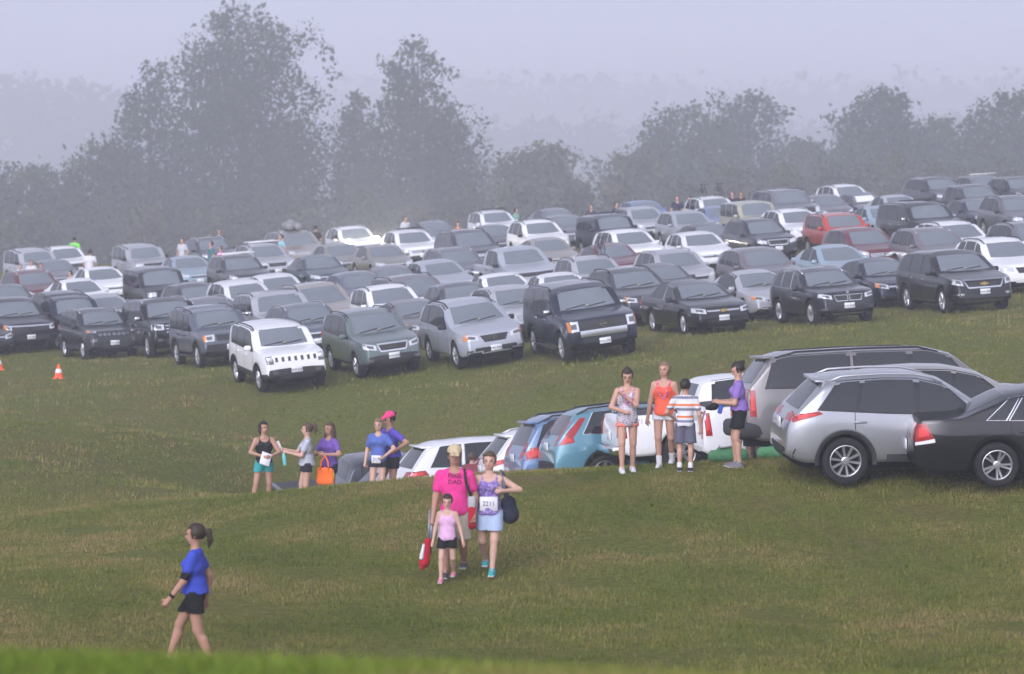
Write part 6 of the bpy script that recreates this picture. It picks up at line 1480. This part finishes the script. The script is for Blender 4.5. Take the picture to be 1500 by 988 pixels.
for nm, caps, colr in (('red_cloth', [((-.05, 0, .0), (-.10, 0, -.28), .045, .075), ((-.09, .02, -.15), (-.13, 0, -.36), .05, .035)], (.45, .015, .03)), ('white_cloth', [((-.10, -.055, -.05), (-.13, -.07, -.22), .02, .03)], (.68, .68, .70))):
    F_ = Field([-.3, -.2, -.5], [.15, .2, .15], .012)
    for a, b, ra, rb in caps: F_.cap(a, b, ra, rb, .03)
    F_.mesh(nm, cloth(colr), CH)
CB = lumpy('cooler_bag', [((0, 0, .1), (0, 0, -.16), .055, .065)], cloth((.45, .02, .04)), world_of(MAN, (.23, -.02, .88)), 0, 'red and grey bag slung at the hip of the pink-shirted man', 'bag')
child_mesh('grey_top', box_mesh('grey_top', 0, 0, .14, .11, .11, .17, cloth((.42, .43, .45)), .3, 2), CB)
child_mesh('bag_strap', tube_mesh('bag_strap', [(0, 0, .2), (-.07, -.09, .40), (-.10, -.05, .60)], .018, cloth((.03, .03, .04)), 6), CB)
# held cap of the woman in lilac, green bags
w = world_of(PURPW, PURPW['J']['wr'][0] + Vector((-.05, -.08, -.06))); lumpy('black_cap', [((-.04, 0, 0), (.04, 0, 0), .06, .06), ((0, -.05, -.02), (0, -.12, -.03), .05, .03)], cloth((.015, .015, .02)), w, R(-90), 'black cap held by the woman in lilac', 'cap')
prop('blue_pouch', box_mesh('blue_pouch', 0, 0, 0, .07, .05, .15, cloth((.05, .10, .42)), .35, 2), w + Vector((.09, -.05, -.04)), (0, R(15), 0), 'small blue pouch held with the black cap', 'pouch')
p = foot(1066, 91); lumpy('green_bag', [((-.22, 0, .10), (.24, 0, .11), .10, .11), ((-.1, .05, .18), (.15, -.03, .17), .07, .08)], cloth((.09, .26, .12)), p, R(8), 'green shopping bag on the grass by the feet of the woman in lilac', 'bag')
prop('white_towel', box_mesh('white_towel', 0, 0, 0, .28, .14, .05, cloth((.66, .67, .69)), .4, 2), p + Vector((.0, -.03, .275)), (R(5), R(-6), R(15)), 'crumpled white towel on top of the green bag', 'towel')
p = foot(1128, 88.6); lumpy('green_bag', [((-.12, 0, .10), (.14, 0, .11), .10, .11)], cloth((.08, .24, .11)), p, R(-8), 'smaller green bag under the bumper of the long taupe SUV', 'bag')
# lettering on the white pickup bed
def side_text(car, ty, d, z, text, size, mat):
    B = T(ty)['B']; p = B.shoot('right', d, z)[0]; t = text_mesh('bed_lettering', text, size, mat, .002)
    t.transform(Matrix.Translation((p.x, p.y - .008, z)) @ Matrix.Rotation(math.pi / 2, 4, 'X')); child_mesh('bed_lettering', t, car)
side_text(NEAR['z71'], 'pickup', 4.92, 1.03, 'Z71', .13, cloth((.35, .36, .40)))
# roof loads
def on_roof(label, dx, dy, dz):
    c = LIT[label]; return Matrix.LocRotScale(c.location, c.rotation_euler, None) @ Vector((dx, dy, dz)), c
w, c = on_roof('tan minivan with a soft grey luggage bag on its roof', -.2, 0, 1.80)
lb = lumpy('luggage_bag', [((-.45, -.2, .12), (.45, -.2, .12), .20, .20), ((-.45, .2, .12), (.45, .2, .12), .20, .20), ((-.4, 0, .28), (.4, 0, .28), .16, .14)], M['bagcloth'], w, c.rotation_euler[2], 'soft grey luggage bag strapped on the roof of the tan minivan', 'luggage bag', .03)
def crossbars(label, z, offs, mat, wdt=1.2):
    for dx in offs:
        w, c = on_roof(label, dx, 0, z); o = bpy.data.objects.new('roof_bar', box_mesh('roof_bar', 0, 0, 0, .07, wdt, .04, mat, .3, 2)); link(o, c); o.location = (dx, 0, z)
crossbars('dark grey SUV with pale crossbar on its roof', 1.72, (.25, -.6), M['white'], 1.35); crossbars('silver SUV with long pale roof bars beside the light blue-shirted person', 1.78, (.3, -.5), M['white'], 1.35)
crossbars('white crossover with black crossbars at the back', 1.71, (.2, -.6), M['trim']); crossbars('grey SUV with a long pale roof bar in the last row', 1.74, (.1,), M['white'], 1.4); crossbars('white SUV with dark roof rack in the last row', 1.76, (.2, -.5), M['trim']); crossbars('dark blue square-cut SUV with a roof rack', 1.86, (.4, -.1, -.6), M['trim'])
crossbars('charcoal full-size SUV with a loaded roof rack', 1.99, (.3, -.2, -.7), M['trim'])
def bicycle(label, car_label, dx, dy, z, rz=0.0):
    c = LIT[car_label]; Mx = Matrix.LocRotScale(c.location, c.rotation_euler, None)
    root = empty('bicycle', Mx @ Vector((dx, dy, z)), c.rotation_euler[2] + rz); tag(root, label, 'bicycle', 'bicycles on car roofs'); root.scale = (.8, .8, .62)
    bk = M['trim']
    for x in (-.5, .5):
        child_mesh('wheel', tube_mesh('wheel', [(x + .33 * math.cos(2 * math.pi * k / 20), 0, .33 + .33 * math.sin(2 * math.pi * k / 20)) for k in range(21)], .018, bk, 6), root)
    child_mesh('frame', tube_mesh('frame', [(-.5, 0, .33), (-.15, 0, .78), (.38, 0, .80), (.0, 0, .30), (-.15, 0, .78), (-.18, 0, .90)], .022, bk, 6), root)
    child_mesh('fork', tube_mesh('fork', [(.5, 0, .33), (.38, 0, .80), (.36, 0, .95)], .02, bk, 6), root)
    child_mesh('handlebar', tube_mesh('handlebar', [(.42, -.25, .97), (.36, 0, .96), (.42, .25, .97)], .02, bk, 6), root)
    child_mesh('saddle', box_mesh('saddle', -.19, 0, .93, .25, .13, .06, bk, .4, 2), root)
bicycle('dark bicycle upright on the outer side of the white SUV roof', 'white SUV carrying bicycles on its roof', -.2, -.4, 1.70); bicycle('dark bicycle upright on the inner side of the white SUV roof', 'white SUV carrying bicycles on its roof', -.2, .4, 1.70)
bicycle('bicycle with tall saddle carried on the silver SUV behind the navy one', 'silver SUV with dark rails behind the very large navy SUV', -.7, .55, 1.68)
# lit headlamps
def lamp_on(label, side, y, z, mat, r=.075, watt=0):
    c = LIT[label]; ty = [f[0] for f in FIELD if f[4] == label][0]; B = T(ty)['B']; p = B.shoot('front', side * y, z)[0]
    bm = bmesh.new(); bmesh.ops.create_uvsphere(bm, u_segments=12, v_segments=8, radius=r, matrix=Matrix.Translation(p + Vector((.02, 0, 0))) @ Matrix.Diagonal((.4, 1, 1, 1)))
    o = bm_obj('lit_headlight', bm, mat, c)
    if watt:
        ld = bpy.data.lights.new('headlight_beam', 'SPOT'); ld.energy = watt; ld.shadow_soft_size = .1; ld.color = (1, .93, .75); ld.spot_size = R(36); ld.spot_blend = .6
        lo = bpy.data.objects.new('headlight_beam', ld); link(lo, c); lo.location = p + Vector((.10, 0, 0)); lo.rotation_euler = (0, -math.pi / 2 - R(4), -R(13))
l_ = 'white SUV with both headlights shining through the mist'
lamp_on(l_, 1, .66, .96, M['lit'], .19, 30000); lamp_on(l_, -1, .66, .96, M['lit'], .15, 9000)
l_ = 'pale silver off-road SUV with its headlights on at the field edge'
lamp_on(l_, 1, .66, .92, M['litsmall']); lamp_on(l_, -1, .66, .92, M['litsmall'])
lamp_on('grey hatchback with one lit headlight beside the pearl white SUV', 1, .62, .74, M['litsmall']); lamp_on('dark grey pickup with an amber marker light at the top of the slope', -1, .86, .92, material('lit_amber', (1, .5, .1), .3, emit=((1, .45, .08), 4.0)), .06)
# sunshade
c = LIT['dark sedan with a white sunshade in its windscreen']; B = T('sedan')['B']
o = bpy.data.objects.new('sunshade', B.patch('sunshade', 'front', [(-.5, 1.02), (.5, 1.02)], [(-.42, 1.28), (.42, 1.28)], M['white'], off=.014, nu=6, nv=3, skirt=.004)); link(o, c)
# ---------------------------------------------------------------- grass blades on the mown slope
def grass_tuft(seed, n=15, h=.037, spread=.095):
    rng = random.Random(seed); vs, fs = [], []
    for i in range(n):
        x, y = rng.gauss(0, spread), rng.gauss(0, spread); a = rng.uniform(0, 6.28); hh = h * rng.uniform(.5, 1.3); w = .0042 * rng.uniform(.8, 1.4); le = rng.uniform(.2, .9) * hh
        dx, dy = math.cos(a), math.sin(a); b = len(vs)
        vs += [(x - dy * w * 1.2, y + dx * w * 1.2, -.01), (x + dy * w * 1.2, y - dx * w * 1.2, -.01), (x + dx * le, y + dy * le, hh)]
        fs += [(b, b + 1, b + 2)]
    return vs, fs
def build_grass(name, label, spans, ramp4):
    m = bpy.data.materials.new('grass_blades'); m.use_nodes = True; nt = m.node_tree; N = nt.nodes; L = nt.links; b = N['Principled BSDF']; b.inputs['Roughness'].default_value = .7; b.inputs['Specular IOR Level'].default_value = .25
    tc = N.new('ShaderNodeNewGeometry'); n1 = N.new('ShaderNodeTexNoise'); n1.inputs['Scale'].default_value = .35; n1.inputs['Detail'].default_value = 5; n1.inputs['Roughness'].default_value = .65
    L.new(tc.outputs['Position'], n1.inputs['Vector'])
    st_ = N.new('ShaderNodeMapRange'); st_.inputs[1].default_value = .32; st_.inputs[2].default_value = .68; st_.inputs[3].default_value = .22; st_.inputs[4].default_value = .90; L.new(n1.outputs[0], st_.inputs[0])
    ad = N.new('ShaderNodeMath'); ad.operation = 'MULTIPLY_ADD'; ad.inputs[1].default_value = .30; L.new(tc.outputs['Random Per Island'], ad.inputs[0]); L.new(st_.outputs[0], ad.inputs[2])
    r = N.new('ShaderNodeValToRGB'); e = r.color_ramp.elements; e[0].position = .38; e[0].color = (*ramp4[0], 1); e[1].position = 1.0; e[1].color = (*ramp4[3], 1)
    k = e.new(.62); k.color = (*ramp4[1], 1); k = e.new(.82); k.color = (*ramp4[2], 1)
    L.new(ad.outputs[0], r.inputs[0]); L.new(r.outputs[0], b.inputs['Base Color'])
    rng = np.random.RandomState(11)
    tufts = [grass_tuft(i) for i in range(6)]
    V, F = [], []; off = 0
    def scatter(count, ylo, yhi, sc):
        nonlocal off
        Y = ylo + (yhi - ylo) * rng.uniform(0, 1, count); half = (Y * 750 / FPX) * 1.12 + .6; X = rng.uniform(-1, 1, count) * half
        bare = np.sin(.9 * X + 1.3 * Y) + np.sin(1.7 * X - .6 * Y + 2) + np.sin(.4 * X + 2.1 * Y + 1) + .8 * np.sin(3.1 * X + 1.9 * Y) + rng.normal(0, .3, count)
        k_ = bare < 1.7; X, Y = X[k_], Y[k_]; count = len(X); Z = terrain(X, Y); ang = rng.uniform(0, 6.28, count); ss = sc * rng.uniform(.6, 1.35, count)
        for i in range(6):
            k = np.arange(i, count, 6); tv = np.array(tufts[i][0]); tf = tufts[i][1]
            c, s_ = np.cos(ang[k])[:, None], np.sin(ang[k])[:, None]
            x = (tv[:, 0] * c - tv[:, 1] * s_) * ss[k][:, None] + X[k][:, None]; y = (tv[:, 0] * s_ + tv[:, 1] * c) * ss[k][:, None] + Y[k][:, None]; z = tv[:, 2] * ss[k][:, None] + Z[k][:, None]
            V.append(np.stack([x, y, z], -1).reshape(-1, 3)); n = len(tv)
            q = np.zeros((0, 4), int); t = np.array(tf); base = (np.arange(len(k)) * n)[:, None, None] + off
            F.append(((q[None] + base).reshape(-1, 4), (t[None] + base).reshape(-1, 3))); off += len(k) * n
    for sp_ in spans: scatter(*sp_)
    V = np.concatenate(V); Q = np.concatenate([f[0] for f in F]); Tt = np.concatenate([f[1] for f in F])
    me = bpy.data.meshes.new('grass'); me.vertices.add(len(V)); me.vertices.foreach_set('co', V.astype(np.float32).ravel())
    me.loops.add(Q.size + Tt.size); me.loops.foreach_set('vertex_index', np.concatenate([Q.ravel(), Tt.ravel()]).astype(np.int32))
    np_ = len(Q) + len(Tt); me.polygons.add(np_)
    st = np.concatenate([np.arange(len(Q)) * 4, Q.size + np.arange(len(Tt)) * 3]).astype(np.int32); tot = np.concatenate([np.full(len(Q), 4), np.full(len(Tt), 3)]).astype(np.int32)
    me.polygons.foreach_set('loop_start', st); me.polygons.foreach_set('loop_total', tot); me.materials.append(m); me.update(calc_edges=True)
    o = link(bpy.data.objects.new(name, me)); tag(o, label, 'grass', kind='stuff')
build_grass('grass', 'short mown grass with dry straw-coloured patches', [(30000, 36, 62, 1.0), (6500, 62, 90, 1.6), (5500, 90, 150, 2.2)], [(.070, .102, .010), (.132, .156, .021), (.21, .185, .05), (.27, .20, .085)])
build_grass('bank_grass', 'lush green grass on the bank below the viewer', [(9000, 8, 16.5, .85)], [(.085, .145, .010), (.13, .20, .018), (.17, .21, .03), (.22, .19, .06)])
